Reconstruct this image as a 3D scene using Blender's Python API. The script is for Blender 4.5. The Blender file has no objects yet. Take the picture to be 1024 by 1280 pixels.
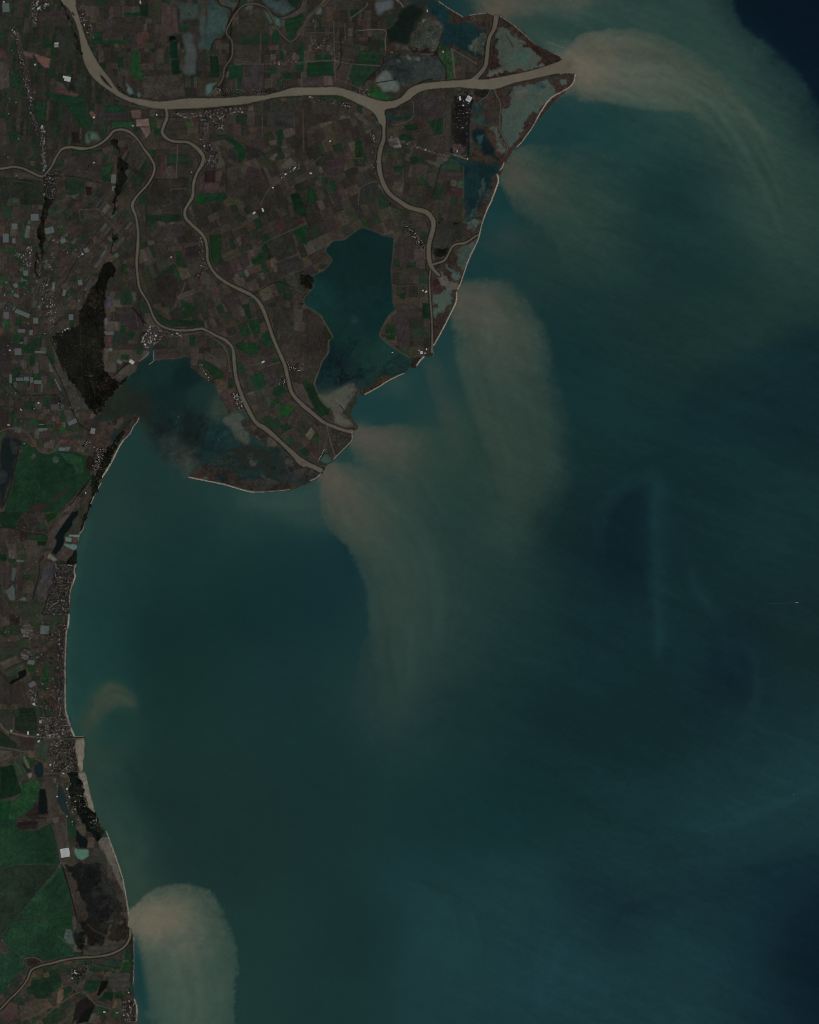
import bpy, math, random
import numpy as np
from mathutils import Vector

# ------------------------------------------------------------------ constants
U = 30.0                       # metres per map unit (one map unit = one pixel of the satellite survey)
RNG = np.random.default_rng(11)
random.seed(11)
K_ALB = np.array((.332, .336, .346), np.float32)                   # display value (linear) of a white horizontal surface under this sun, sky and exposure
EXPO = -1.2
X0, X1, Y0, Y1 = -120, 1144, -120, 1400   # mapped area (map units), frame is 0..1024 x 0..1280
LX1 = 736                      # the land lies west of this line
def wx(x): return (x - 512.0) * U
def wy(y): return (640.0 - y) * U
COL = bpy.context.scene.collection

def lin(c):
    c = np.asarray(c, np.float32) / 255.0
    return np.where(c <= 0.04045, c / 12.92, ((c + 0.055) / 1.055) ** 2.4)
def albedo(c):
    return np.clip(lin(c) / K_ALB, 0.0, 0.9)

# ------------------------------------------------------------------ noise and raster helpers
def fbm(shape, beta, seed, aniso=None, ang=0.0):
    r = np.random.default_rng(seed)
    h, w = shape
    fy = np.fft.fftfreq(h)[:, None]; fx = np.fft.rfftfreq(w)[None, :]
    if aniso:
        a = math.radians(ang)
        u = fx * math.cos(a) + fy * math.sin(a); v = -fx * math.sin(a) + fy * math.cos(a)
        f = np.sqrt((u * aniso) ** 2 + v ** 2)
    else:
        f = np.sqrt(fx ** 2 + fy ** 2)
    f[0, 0] = 1.0
    s = np.fft.rfft2(r.standard_normal((h, w))) * f ** (-beta / 2.0)
    s[0, 0] = 0
    n = np.fft.irfft2(s, s=(h, w))
    return (n / n.std()).astype(np.float32)

def blur(m, sig):
    if sig < 0.3: return m
    h, w = m.shape
    p = int(min(3 * sig, 90)) + 1
    mp = np.pad(m, p, mode='edge')
    fy = np.fft.fftfreq(mp.shape[0])[:, None]; fx = np.fft.rfftfreq(mp.shape[1])[None, :]
    g = np.exp(-2 * (math.pi * sig) ** 2 * (fx ** 2 + fy ** 2))
    o = np.fft.irfft2(np.fft.rfft2(mp) * g, s=mp.shape)
    return o[p:p + h, p:p + w].astype(np.float32)

class Raster:
    """A regular sampling of the map: sample (i, j) sits at x = x0 + j / s, y = y0 + i / s."""
    def __init__(self, x0, x1, y0, y1, s):
        self.x0, self.y0, self.s = x0, y0, s
        self.w = int((x1 - x0) * s); self.h = int((y1 - y0) * s)
    def poly(self, pts):
        """even-odd fill; returns (slice_y, slice_x, mask) of the polygon's box or None"""
        p = np.asarray(pts, np.float64)
        px = (p[:, 0] - self.x0) * self.s - 0.5; py = (p[:, 1] - self.y0) * self.s - 0.5
        r0 = max(0, int(math.ceil(py.min()))); r1 = min(self.h - 1, int(math.floor(py.max())))
        c0 = max(0, int(math.floor(px.min()))); c1 = min(self.w - 1, int(math.ceil(px.max())))
        if r1 < r0 or c1 < c0: return None
        H, W = r1 - r0 + 1, c1 - c0 + 1
        t = np.zeros((H, W + 1), np.int32)
        qx, qy = np.roll(px, -1), np.roll(py, -1)
        for ax, ay, bx, by in zip(px, py, qx, qy):
            if ay == by: continue
            if ay > by: ax, ay, bx, by = bx, by, ax, ay
            a = max(r0, int(math.ceil(ay))); b = min(r1, int(math.ceil(by)) - 1)
            if b < a: continue
            rows = np.arange(a, b + 1)
            xs = ax + (rows - ay) * (bx - ax) / (by - ay)
            cols = np.clip(np.ceil(xs).astype(np.int64) - c0, 0, W)
            np.add.at(t, (rows - r0, cols), 1)
        m = (np.cumsum(t, axis=1)[:, :W] & 1).astype(bool)
        return slice(r0, r1 + 1), slice(c0, c1 + 1), m
    def mask(self, pts):
        o = np.zeros((self.h, self.w), bool)
        r = self.poly(pts)
        if r: o[r[0], r[1]] |= r[2]
        return o
    def stroke(self, pts, width):
        """anti-aliased coverage of a polyline; width is a number or one value per point; yields boxes"""
        ws = width if hasattr(width, '__len__') else [width] * len(pts)
        for (ax, ay), (bx, by), wa, wb in zip(pts[:-1], pts[1:], ws[:-1], ws[1:]):
            m = max(wa, wb) / 2 + 1.5
            c0 = max(0, int((min(ax, bx) - m - self.x0) * self.s)); c1 = min(self.w, int((max(ax, bx) + m - self.x0) * self.s) + 2)
            r0 = max(0, int((min(ay, by) - m - self.y0) * self.s)); r1 = min(self.h, int((max(ay, by) + m - self.y0) * self.s) + 2)
            if c1 <= c0 or r1 <= r0: continue
            X = self.x0 + (np.arange(c0, c1) + 0.5)[None, :] / self.s
            Y = self.y0 + (np.arange(r0, r1) + 0.5)[:, None] / self.s
            dx, dy = bx - ax, by - ay
            L = dx * dx + dy * dy + 1e-9
            t = np.clip(((X - ax) * dx + (Y - ay) * dy) / L, 0, 1)
            d = np.hypot(X - ax - t * dx, Y - ay - t * dy)
            hw = (wa + (wb - wa) * t) / 2
            yield slice(r0, r1), slice(c0, c1), np.clip((hw - d) * self.s + 0.5, 0, 1).astype(np.float32)
    def strokemask(self, pts, width):
        o = np.zeros((self.h, self.w), np.float32)
        for sy, sx, a in self.stroke(pts, width):
            o[sy, sx] = np.maximum(o[sy, sx], a)
        return o

def smooth(pts, n=6, closed=False):
    """Catmull-Rom through the points"""
    P = np.asarray(pts, np.float64)
    N = len(P); out = []
    rng = range(N) if closed else range(N - 1)
    for i in rng:
        if closed: a, b, c, d = P[i - 1], P[i], P[(i + 1) % N], P[(i + 2) % N]
        else: a, b, c, d = P[max(i - 1, 0)], P[i], P[i + 1], P[min(i + 2, N - 1)]
        for k in range(n):
            t = k / n
            out.append(0.5 * (2 * b + (c - a) * t + (2 * a - 5 * b + 4 * c - d) * t * t + (3 * b - a - 3 * c + d) * t ** 3))
    if not closed: out.append(P[-1])
    return np.array(out)

def rough(pts, amp, seed, closed=True):
    """midpoint displacement: natural shores are never smooth"""
    r = np.random.default_rng(seed)
    P = [tuple(p) for p in np.asarray(pts, float)]
    for _ in range(4):
        Q = []
        n = len(P)
        for i in range(n if closed else n - 1):
            a, b = P[i], P[(i + 1) % n]
            L = math.hypot(b[0] - a[0], b[1] - a[1])
            Q.append(a)
            if L > 1.2:
                k = r.normal() * amp * min(L * 0.12, 1.0)
                Q.append(((a[0] + b[0]) / 2 - (b[1] - a[1]) / L * k, (a[1] + b[1]) / 2 + (b[0] - a[0]) / L * k))
        if not closed: Q.append(P[-1])
        P = Q
    return np.array(P)

def parse(s):
    v = [float(t) for t in s.replace(',', ' ').split()]
    return list(zip(v[0::2], v[1::2]))
# ------------------------------------------------------------------ the land's parcels, tile by tile
PAL = dict(g0=(17,36,23), g1=(20,44,27), g2=(26,55,32), g3=(27,62,30), gd=(25,42,28), ol=(41,44,33), b0=(39,35,33), b1=(46,41,37),
           b2=(55,47,42), rd=(62,44,39), rk=(42,27,26), pk=(70,56,50), tn=(58,52,43), gy=(48,47,42), pl=(66,64,52),
           bl=(13,15,15), wt=(58,70,66), dk=(26,26,23), pg=(74,76,62))
# tile: origin x, origin y, zoom;  then colour: polygon in the tile's own units (parcels, meadows, crop strips, and a dark patch beside the white factory)
FIELDS = """
T 0 0 8
92.62.52: 340,530 420,560 505,590 490,680 440,670 380,610
pk: 220,500 340,530 330,590 240,560
g1: 410,390 500,400 520,470 450,480
g1: 470,680 540,710 550,780 500,790
dk: 690,830 750,860 750,920 700,900
g1: 420,920 560,940 700,960 860,990 860,1024 560,1024
rd: 560,880 620,890 800,940 760,970 580,930
37.40.34: 560,260 700,260 740,420 760,600 640,640 560,480
46.40.36: 380,130 640,110 700,240 560,260 400,220
g1: 900,320 1024,320 1024,440 920,440
g1: 80,740 200,720 220,860 110,880
g1: 0,310 60,320 70,400 0,420
rd: 0,480 60,520 60,580 0,580
tn: 0,620 60,610 90,700 100,830 90,880 0,900
31.41.31: 0,900 120,880 140,1024 0,1024
b2: 540,810 630,830 690,920 600,880
T 128 0 8
g0: 370,50 460,40 460,170 380,150
g1: 220,130 370,120 380,165 230,170
25.50.30: 0,400 230,400 330,340 250,420 200,440 0,440
g1: 150,570 210,560 220,690 160,680
g2: 290,510 370,510 390,700 420,800 350,790 280,740
rd: 340,350 440,300 480,360 400,490 350,480
58.46.44: 590,20 745,80 760,310 640,370 590,240
ol: 470,40 590,20 590,230 540,220 470,170
12.36.24: 680,415 755,415 755,585 680,580
12.36.24: 690,600 770,600 775,745 700,740
g0: 730,755 780,760 780,795 730,795
25.44.34: 760,240 900,230 870,290 780,320
51.47.39: 400,770 800,740 830,960 420,970
b1: 0,190 360,170 420,250 330,330 100,380 0,380
T 256 0 8
g0: 820,0 960,0 930,70 870,80
58.52.46: 960,0 1024,0 1024,100 900,170 780,190 700,170 860,140 930,80
41.41.33: 340,180 520,130 640,200 660,400 640,460 330,450 320,300
28.43.30: 350,370 650,350 640,450 350,440
g1: 680,290 740,330 760,450 670,440
g1: 800,190 1000,160 960,260 880,390 840,370 810,300
48.44.36: 310,450 560,470 560,640 290,640
46.42.40: 380,640 600,640 600,880 370,900
g1: 250,660 380,650 370,890 330,890 320,780 240,800
g1: 640,690 720,680 720,740 640,740
g1: 770,740 900,730 890,780 770,780
g1: 940,440 1000,450 990,640 950,630
g1: 745,500 790,510 790,600 750,600
g1: 900,650 1000,640 980,720 910,710
g0: 50,560 130,560 140,640 150,780 60,760
rd: 640,450 740,450 740,500 640,500
pk: 880,520 920,530 910,600 870,600
T 384 0 8
26.46.32: 420,640 720,660 620,770 520,870 410,770
26.46.30: 520,510 640,500 760,520 720,650 500,640
52.44.42: 270,640 440,640 400,800 290,790
18.42.26: 0,620 250,620 270,750 0,770
g1: 80,550 240,540 240,610 100,610
g3: 590,860 700,880 830,960 820,1000 680,990 600,940
g1: 430,100 490,100 480,170 430,160
g1: 540,120 570,120 570,190 540,190
46.48.42: 640,310 760,310 780,400 650,400
g1: 500,290 560,290 560,340 510,340
gd: 590,430 650,420 640,470 590,460
gd: 700,420 770,410 780,470 710,480
48.42.40: 0,780 280,760 290,850 0,860
30.44.28: 110,960 300,950 420,1024 120,1024
rd: 500,190 570,200 620,280 510,260
b1: 280,430 490,480 470,620 280,610
rd: 510,370 600,360 620,410 520,410
pk: 160,760 250,760 260,850 170,850
T 0 128 8
g1: 0,95 65,95 65,150 0,150
50.44.40: 0,155 60,160 70,420 0,420
g1: 310,0 440,0 440,180 390,190 320,60
g1: 640,0 860,0 870,150 800,200 720,110
22.42.26: 720,110 870,130 920,200 900,260 800,250
22.42.26: 100,290 200,310 180,400 90,380
28.22.22: 710,290 780,290 810,410 730,400
84.58.44: 890,100 930,80 970,130 930,150
64.46.34: 300,590 350,590 350,640 300,630
30.35.28: 0,740 400,780 440,860 430,1024 0,1024
44.56.44: 100,950 200,960 200,1024 60,1024
b1: 640,560 950,500 1024,480 1024,780 760,740 640,730
rd: 970,560 1024,560 1024,620 980,620
34.20.22: 860,840 920,850 915,930 865,925
28.42.29: 650,760 840,780 840,900 720,930 650,900
gd: 680,480 1024,470 1024,500 800,520
T 128 128 8
74.56.50: 280,80 390,70 390,160 300,160
100.74.66: 340,170 465,160 475,245 340,240
92.76.64: 380,250 480,250 480,300 440,360
32.48.30: 480,150 545,140 545,260 480,260
42.36.30: 390,70 470,70 470,160 390,160
58.50.44: 470,70 540,80 520,140 470,140
g1: 30,30 200,30 200,90 40,110
38.36.36: 0,110 240,90 250,180 0,190
g2: 80,200 320,190 300,250 110,250
g1: 510,250 590,260 620,340 520,340
40.64.34: 840,190 890,200 930,260 900,270 850,230
60.40.36: 910,120 960,120 960,250 920,250
42.42.34: 640,180 830,190 860,320 650,330
g2: 0,640 90,650 80,700 0,720
g1: 0,720 80,730 80,800 0,800
rd: 110,560 150,570 150,690 120,690
g1: 470,470 540,480 530,560 490,540
60.36.38: 590,510 610,520 600,750 570,745
b2: 670,450 750,440 750,500 680,490
28.42.30: 650,520 880,520 860,620 640,640
b1: 760,640 920,660 890,760 770,740
40.38.33: 520,770 860,770 870,960 800,1024 440,1024
g1: 380,930 440,920 430,1024 370,1024
18.50.26: 940,920 1024,910 1024,1024 930,1000
56.42.40: 960,740 1024,720 1024,880 960,890
50.47.40: 250,380 400,480 450,560 330,640 270,600
T 256 128 8
18.44.24: 190,360 280,350 370,430 410,480 400,560 370,610 330,600 340,500 280,420
22.38.24: 310,130 420,120 400,190 310,190
g1: 720,290 785,260 785,350 760,430 730,420
38.40.38: 690,60 890,100 890,240 700,240
42.36.30: 900,0 1024,0 1024,540 910,530
66.58.50: 640,390 720,370 720,420 660,430
64.66.50: 640,560 690,510 730,510 700,580
66.62.50: 760,640 850,550 920,600 900,640 800,660
50.50.42: 780,450 900,470 900,520 790,500
62.46.38: 440,240 530,250 520,310 450,320
40.24.26: 0,690 105,680 105,795 0,800
62.50.46: 110,690 180,690 160,790 110,790
60.46.42: 0,800 150,800 140,900 0,900
22.44.28: 0,910 200,900 240,950 180,990 60,990 0,1010
50.52.38: 200,960 340,970 390,1024 210,1024
12.34.22: 850,930 930,900 970,970 880,1000
12.34.22: 880,1004 970,980 990,1024 900,1024
48.44.38: 220,650 440,620 440,900 350,950 230,900
36.32.32: 400,420 600,500 520,560 420,500
52.50.40: 0,560 80,580 60,640 0,650
46.36.36: 430,640 540,660 560,800 400,780
b0: 190,440 300,500 320,600 230,560
T 384 128 8
24.40.24: 470,370 550,370 560,540 480,550
62.54.48: 510,650 600,640 600,680 520,700
58.44.44: 310,870 415,860 410,930 310,920
g1: 230,780 285,780 285,890 240,890
g1: 150,750 200,750 200,810 150,810
18.46.26: 0,830 60,870 90,960 80,1010 0,1000
52.52.40: 90,760 160,830 80,840
56.54.42: 480,70 570,140 640,230 600,240 470,130
66.66.54: 580,290 640,265 630,300 590,310
g1: 920,330 1024,320 1024,380 930,370
52.52.40: 800,300 1000,200 1024,230 900,300
g0: 970,230 1024,220 1024,280 970,260
g1: 860,640 960,630 970,700 880,700
g1: 980,470 1024,460 1024,520 980,500
36.38.34: 530,830 680,800 760,900 700,1000 530,1024
50.38.38: 190,580 380,560 370,700 200,740
28.40.30: 250,430 340,410 360,480 280,510
T 0 256 8
27.46.27: 0,430 170,430 170,490 60,490
34.48.28: 580,200 650,200 660,290 600,290
g1: 690,380 760,400 740,440 680,430
g1: 510,580 560,580 560,640 520,630
g1: 190,780 270,760 275,830 190,830
g1: 900,690 980,680 1000,650 960,730
g1: 720,710 770,690 760,780 720,770
g1: 60,850 130,850 110,900 60,890
g2: 20,690 100,740 80,820 0,790
g1: 200,700 280,710 280,750 220,730
52.36.26: 110,580 200,580 180,640 120,640
50.36.36: 160,840 240,840 240,880 150,880
54.42.38: 660,210 830,210 820,310 680,290
48.44.38: 830,50 970,45 1024,150 830,155
52.44.44: 600,520 640,540 620,640 570,660
54.40.38: 470,130 540,150 530,200 480,190
50.40.36: 700,480 800,520 720,620 660,590
b2: 740,620 820,640 780,700
T 128 256 8
24.38.26: 440,100 660,90 800,100 800,160 640,180 560,160 500,200 440,200
24.42.26: 740,460 790,460 800,560 850,620 830,640 740,600
20.40.24: 560,680 640,640 720,580 740,620 640,740 560,740
58.58.50: 535,760 555,750 595,830 575,840
70.46.44: 20,400 60,400 50,450 20,440
62.58.54: 45,320 90,320 110,370 60,360
g2: 40,810 80,790 70,850 40,840
28.42.28: 185,580 250,590 250,700 190,680
54.62.48: 290,870 340,870 340,960 310,970
g1: 780,950 900,1000 880,1024 800,1024
52.46.40: 650,420 800,380 980,370 980,410 800,450 660,460
54.40.38: 800,380 830,380 830,520 800,520
36.33.32: 830,430 1000,400 1000,520 840,520
46.41.38: 440,270 640,200 800,190 830,300 660,370 480,360
52.52.58: 40,920 100,910 100,1024 35,1024
gd: 180,860 280,850 300,1000 180,1000
52.45.41: 250,640 350,640 350,760 260,750
36.33.30: 520,740 700,640 760,800 720,1024 600,1024
T 256 256 8
20.46.26: 880,240 1020,190 1024,250 1024,400 950,380
18.40.24: 890,0 1024,0 1024,110 960,120 900,60
54.38.36: 700,180 760,160 820,230 760,280 700,240
52.34.34: 870,160 970,120 1000,180 900,220
54.44.42: 830,0 880,0 910,110 840,130
g1: 580,300 630,285 645,345 600,370
54.40.38: 480,370 555,310 580,370 510,410
66.56.52: 310,330 350,320 375,390 340,405
46.34.34: 370,310 405,320 420,400 370,440
64.54.48: 420,460 490,440 510,510 450,530
50.50.44: 495,430 565,410 575,470 515,500
56.52.44: 235,470 290,450 310,500 250,520
18.44.22: 460,550 580,490 590,560 490,605
56.40.38: 240,560 320,530 350,600 380,650 310,690 280,660
66.52.46: 320,600 350,590 380,650 330,660
66.48.42: 420,650 550,595 575,650 450,700
76.74.62: 390,655 420,645 450,710 420,725
30.50.36: 340,690 390,670 400,720 350,730
56.56.48: 535,690 590,670 605,740 570,760
70.58.50: 650,560 700,510 730,575 700,590 730,660 700,680 660,610
40.40.36: 610,380 870,270 930,480 740,560 680,490
42.40.38: 730,580 940,500 980,640 760,700
22.42.24: 40,300 160,290 170,580 50,600
54.48.42: 270,250 440,130 400,210 280,300
52.42.36: 860,880 960,870 980,940 880,950
g1: 800,880 850,880 850,940 800,930
56.50.40: 330,900 450,940 430,990 380,1000
g0: 380,1000 450,990 440,1024 370,1024
48.46.40: 0,660 110,770 90,830 0,860
rd: 80,830 140,830 150,870 100,900
64.50.38: 200,840 280,860 210,880
44.40.38: 330,520 430,490 450,600 380,640
36.42.34: 450,270 560,220 580,300 450,350
42.36.34: 150,580 240,560 300,720 210,760
b1: 160,340 250,310 260,450 180,470
44.38.34: 180,900 330,880 350,1000 200,1024
T 0 384 8
g2: 35,125 90,125 95,220 60,230
g1: 150,90 215,110 215,190 150,190
22.52.28: 150,240 210,260 200,380 130,370
70.50.38: 0,205 45,205 45,265 0,265
60.60.66: 235,295 275,290 280,390 230,390
60.46.34: 330,180 385,180 380,280 330,280
g1: 345,305 420,305 415,385 350,385
18.46.24: 220,370 350,370 350,460 220,465
62.52.46: 120,520 215,525 215,560 120,560
g1: 130,590 220,590 225,640 135,640
g1: 300,480 360,480 350,590 300,590
g1: 340,640 400,640 395,700 340,700
g1: 240,740 300,740 300,800 245,800
60.54.54: 335,620 390,620 390,660 335,660
g1: 600,860 640,850 665,920 640,935
50.48.42: 480,480 545,460 600,560 720,760 890,1024 720,1024 620,840 520,620
g1: 485,470 540,465 550,560 525,575
g1: 250,945 350,940 355,1024 250,1024
g1: 430,900 480,910 480,990 430,990
38.46.38: 10,760 100,770 220,860 150,920 30,830
38.34.34: 0,320 130,330 110,640 0,680
g1: 690,130 735,130 720,190 690,185
g1: 400,470 470,470 470,560 380,560
52.45.40: 380,480 480,490 500,640 400,620
gy: 100,380 140,400 140,480 100,480
26.42.26: 480,720 540,720 560,800 500,810
b2: 410,690 470,690 470,750 420,760
rd: 100,60 150,80 130,190 100,190
T 128 384 8
g1: 250,250 320,250 310,330 250,320
g1: 180,180 230,180 230,260 180,250
g1: 190,470 270,470 260,530 190,520
g1: 345,390 400,390 400,470 345,470
56.52.44: 115,690 270,560 345,580 330,640 190,730 130,700
28.44.26: 550,340 640,350 630,390 560,380
22.38.24: 500,0 560,60 640,120 1024,140 1024,200 700,190 590,170 520,90
24.40.26: 830,0 940,0 900,60 860,120 780,110
44.40.36: 640,280 750,300 750,400 640,400
g1: 875,290 925,290 925,390 875,390
gd: 680,395 735,395 730,430 680,425
46.40.38: 520,420 760,420 760,510 520,520
32.40.28: 960,520 1024,530 1024,680 950,590
rd: 30,290 100,290 100,390 30,400
56.44.38: 20,0 80,0 80,90 30,100
44.38.36: 120,0 340,0 400,150 350,240 180,160
T 256 384 8
24.42.26: 380,0 440,0 480,110 430,130
38.44.32: 200,60 280,50 250,120 240,150
22.44.26: 440,130 560,110 560,260 420,280 370,290 350,240
20.44.26: 310,360 500,350 560,380 530,470 420,460 340,420
20.44.28: 570,260 640,250 690,340 640,400 560,360
g1: 660,510 740,500 760,540 690,550
38.40.34: 370,620 460,680 490,830 430,840 380,740
20.46.28: 450,685 575,650 620,790 510,825
20.42.26: 690,800 790,770 820,840 720,890 680,870
44.44.38: 510,830 630,800 690,930 640,1000 560,950
64.56.50: 415,860 500,840 510,880 440,890
44.40.38: 580,660 690,620 740,740 640,790
48.42.40: 740,900 830,870 850,940 780,980
g2: 780,980 850,970 900,1024 770,1024
22.42.24: 0,540 60,560 190,650 180,720 110,720 0,620
52.48.44: 0,470 80,480 200,570 150,620 0,520
50.36.34: 200,650 250,650 240,720 190,740
56.44.40: 140,870 250,810 300,800 330,860 300,960 330,1024 220,1024 190,920
47.42.37: 740,200 1024,260 1024,560 860,560 780,420
42.42.36: 680,60 780,30 900,80 880,200 760,210
52.48.42: 880,780 960,760 1010,900 1000,970 900,880
g1: 980,720 1024,720 1024,900
b0: 560,440 650,400 720,440 640,500 570,490
46.40.36: 370,470 520,480 530,560 390,580
T 384 384 8
43.38.33: 0,0 130,70 180,180 150,250 200,340 215,440 140,530 80,700 0,700
34.36.24: 180,180 250,290 200,330 150,250
18.38.24: 0,840 60,800 110,880 200,1000 220,1024 60,1024 0,890
26.44.28: 790,170 890,180 890,270 780,265
20.46.20: 760,280 885,270 870,330 810,320
48.42.40: 890,0 1024,0 1024,480 930,400 900,340
62.46.42: 840,330 900,330 890,370 850,370
T 490 120 8
46.40.40: 210,50 330,0 500,0 530,70 520,200 420,240 360,180 210,190
20.40.24: 120,300 250,280 270,330 150,350
22.42.26: 350,260 430,240 520,210 510,390 430,390 400,320
22.40.24: 80,380 140,380 240,440 180,440
22.42.26: 170,610 320,600 330,650 200,690
gd: 50,710 130,700 130,750 60,750
54.58.46: 335,650 370,640 485,680 470,715 380,680
30.48.36: 490,680 590,630 690,680 690,740 480,740
46.40.38: 480,740 690,760 690,830 480,850
62.60.52: 590,840 650,840 640,905 590,900
40.56.38: 655,850 715,860 700,920 650,910
52.34.32: 590,920 700,930 700,1010 580,990
32.46.32: 430,870 510,870 490,960 430,970
50.48.40: 330,770 450,770 420,900 370,900
g2: 270,820 320,820 320,880 270,870
40.42.36: 530,70 600,70 590,200 530,200
44.40.36: 520,400 590,400 590,560 520,560
T 490 270 8
40.40.36: 400,180 540,60 700,60 740,190 640,260 560,330 420,330
46.40.38: 60,200 220,200 220,420 30,440
gd: 150,470 240,460 240,520 150,520
20.38.24: 80,770 150,770 130,830 80,830
46.42.38: 40,880 200,870 320,980 300,1024 40,1024
g0: 310,870 380,870 380,1024 300,1024
rd: 230,70 300,60 320,90 250,110
T 350 480 8
18.36.22: 230,0 330,0 400,160 510,250 480,310 380,330 310,260 340,230 300,130
56.50.44: 130,0 220,0 345,240 290,260 160,140
22.58.26: 0,250 70,200 130,270 60,320 0,360
76.72.58: 250,510 310,430 355,480 300,570
26.46.28: 330,540 370,490 420,550 380,590
54.42.38: 290,680 350,650 400,700 370,760 320,720
48.42.38: 50,330 140,280 220,330 160,420 90,420
38.42.34: 160,430 250,340 300,420 230,510
b2: 180,560 250,520 300,580 250,640
T 0 512 8
20.42.27: 240,310 330,390 420,440 540,430 600,410 700,420 880,470 900,560 900,660 820,780 640,960 600,1024 40,1024 80,900 130,740 160,560 210,440
28.52.34: 600,430 720,440 820,480 840,640 760,640 740,560 660,520
21.43.27: 160,700 400,700 420,900 300,940 90,960
44.58.50: 310,470 330,440 360,445 360,480 330,500
40.54.46: 525,480 550,460 590,480 590,520 560,540 530,520
39.35.29: 600,820 680,790 700,800 640,850 400,1024 270,1024 330,940 500,930
44.52.34: 0,240 80,210 40,300 0,310
56.38.32: 590,310 640,285 690,320 720,350 600,350
52.42.34: 690,310 870,370 860,385 700,340
16.46.24: 390,155 530,150 530,180 400,180
g2: 300,100 370,90 370,170 290,160
25.56.29: 580,180 640,170 660,210 610,240
g1: 600,20 640,0 670,60 640,80
b0: 0,0 90,0 90,180 0,170
62.56.52: 440,0 500,0 510,40 450,45
58.50.46: 630,1024 760,860 810,880 720,1024
b2: 250,20 360,25 360,85 260,85
rd: 540,60 600,60 600,150 560,140
56.50.44: 640,0 700,0 760,80 680,120
44.38.36: 390,220 510,220 500,320 420,330
66.74.74: 590,375 710,370 690,415 590,410
T 0 640 8
18.36.22: 0,0 230,0 170,140 150,165 20,145 0,100
18.41.20: 460,20 580,0 560,50 470,110
32.44.36: 370,110 440,90 470,160 380,200
58.50.46: 600,60 720,0 660,100 590,200 540,280 560,340 540,370 490,360 480,210
66.46.42: 720,255 780,255 775,315 720,300
56.48.42: 600,340 660,345 740,390 660,500 560,450
92.88.78: 470,460 495,410 575,475 545,510
50.44.38: 20,160 70,160 80,300 10,300
50.38.38: 80,180 150,190 150,300 85,300
36.28.24: 200,200 280,210 280,280 200,290
20.46.26: 290,250 470,240 460,290 300,280
15.30.18: 375,290 470,290 450,340 380,330
64.56.48: 80,320 170,310 160,470 90,460
48.48.42: 170,370 250,370 250,420 180,420
g0: 0,420 70,425 70,490 0,480
g1: 80,470 160,465 165,500 80,500
36.52.28: 180,430 250,430 250,470 180,470
70.84.66: 165,480 245,485 240,500 165,495
56.50.42: 260,360 400,350 380,500 260,500
46.46.38: 250,500 400,490 390,620 340,660 240,590
20.48.22: 230,620 250,600 320,670 230,670
58.52.42: 240,680 340,690 330,830 220,800
54.52.50: 430,560 480,500 590,540 600,590 510,740 450,830 370,890 370,760 420,650
50.50.54: 470,560 540,580 480,700 420,680
48.40.34: 150,700 230,690 210,850 160,880
40.46.34: 100,900 440,900 440,1024 180,1024
42.38.34: 0,820 40,800 100,930 130,1024 0,1024
48.42.38: 0,520 130,520 130,700 40,780 0,700
54.47.41: 160,540 220,540 220,680 160,690
T 0 768 8
58.50.46: 0,30 60,20 110,90 20,130 0,130
26.40.24: 0,130 110,100 130,200 60,240 0,200
36.28.20: 100,0 200,20 180,120 100,80
42.38.34: 0,270 190,260 190,340 0,340
36.44.34: 0,340 190,340 200,410 20,450 0,450
60.54.44: 0,480 160,410 210,470 40,550
40.50.40: 50,590 240,490 250,550 90,620
12.14.13: 180,580 260,545 265,610 110,710 95,680 190,630
44.40.34: 110,710 280,680 270,760 300,920 180,940
40.36.33: 0,580 80,640 120,780 180,900 0,900
21.32.22: 190,940 350,930 360,1024 190,1024
26.54.28: 430,540 500,530 480,680 430,690
32.44.32: 500,610 580,610 580,690 510,690
22.46.24: 270,510 360,500 350,570 280,580
34.54.28: 350,70 400,80 390,140 350,130
42.46.36: 210,0 340,0 330,60 230,60
50.36.28: 490,820 560,830 560,920 480,920
gy: 345,0 490,0 490,90 410,90
T 0 896 8
44.42.38: 0,0 130,0 130,120 70,150 0,60
26.34.26: 160,0 370,0 380,180 200,160 140,120
40.32.30: 180,200 350,220 340,350 220,300
24.34.24: 0,130 80,190 210,320 0,300
60.54.44: 0,330 120,350 130,400 0,460
38.48.36: 120,450 210,390 320,620 180,640
70.70.60: 225,395 255,390 300,510 270,520
20.30.30: 210,430 280,520 330,540 270,560
84.78.70: 270,570 320,560 320,600 290,620
22.46.22: 250,390 340,420 340,480 310,510
38.46.36: 360,290 490,240 490,400 440,470 370,400
25.53.31: 200,680 380,620 400,760 330,900 250,970 150,1024 80,1024 120,850 220,760
14.32.20: 0,500 130,480 180,640 200,700 220,760 120,800 0,830
16.48.28: 0,840 110,840 90,1024 0,1024
50.46.38: 450,600 530,600 590,1000 490,1010 460,760
36.28.24: 250,980 380,880 390,1000 480,1020 300,1024
T 0 1024 8
21.43.29: 0,0 160,0 180,110 380,110 510,30 540,150 580,300 600,450 440,455 200,450 0,500
24.48.31: 0,100 120,100 150,300 60,440 0,470
27.38.29: 0,500 200,460 590,460 390,710 140,1024 0,1024
24.47.31: 390,710 590,480 640,490 700,740 720,890 640,920 480,1000 140,1024
21.42.28: 440,700 600,520 690,740 560,830
32.26.24: 170,30 380,20 380,100 180,100
50.46.38: 520,40 640,20 700,280 580,300
54.44.38: 600,390 690,380 690,420 620,430
22.42.30: 660,20 760,20 760,190 690,180
16.32.20: 910,80 1000,60 960,220
46.40.33: 660,480 700,470 760,620 830,800 880,1000 840,1024 780,880 720,720
53.47.38: 730,540 760,520 830,800 780,760
T 0 1120 8
23.46.30: 0,230 140,256 330,250 480,232 640,152 720,110 740,600 600,640 480,640 300,640 100,560 20,430
27.38.29: 0,0 320,0 140,256 20,430 0,470
22.44.27: 480,240 720,200 740,420 600,400
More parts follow.
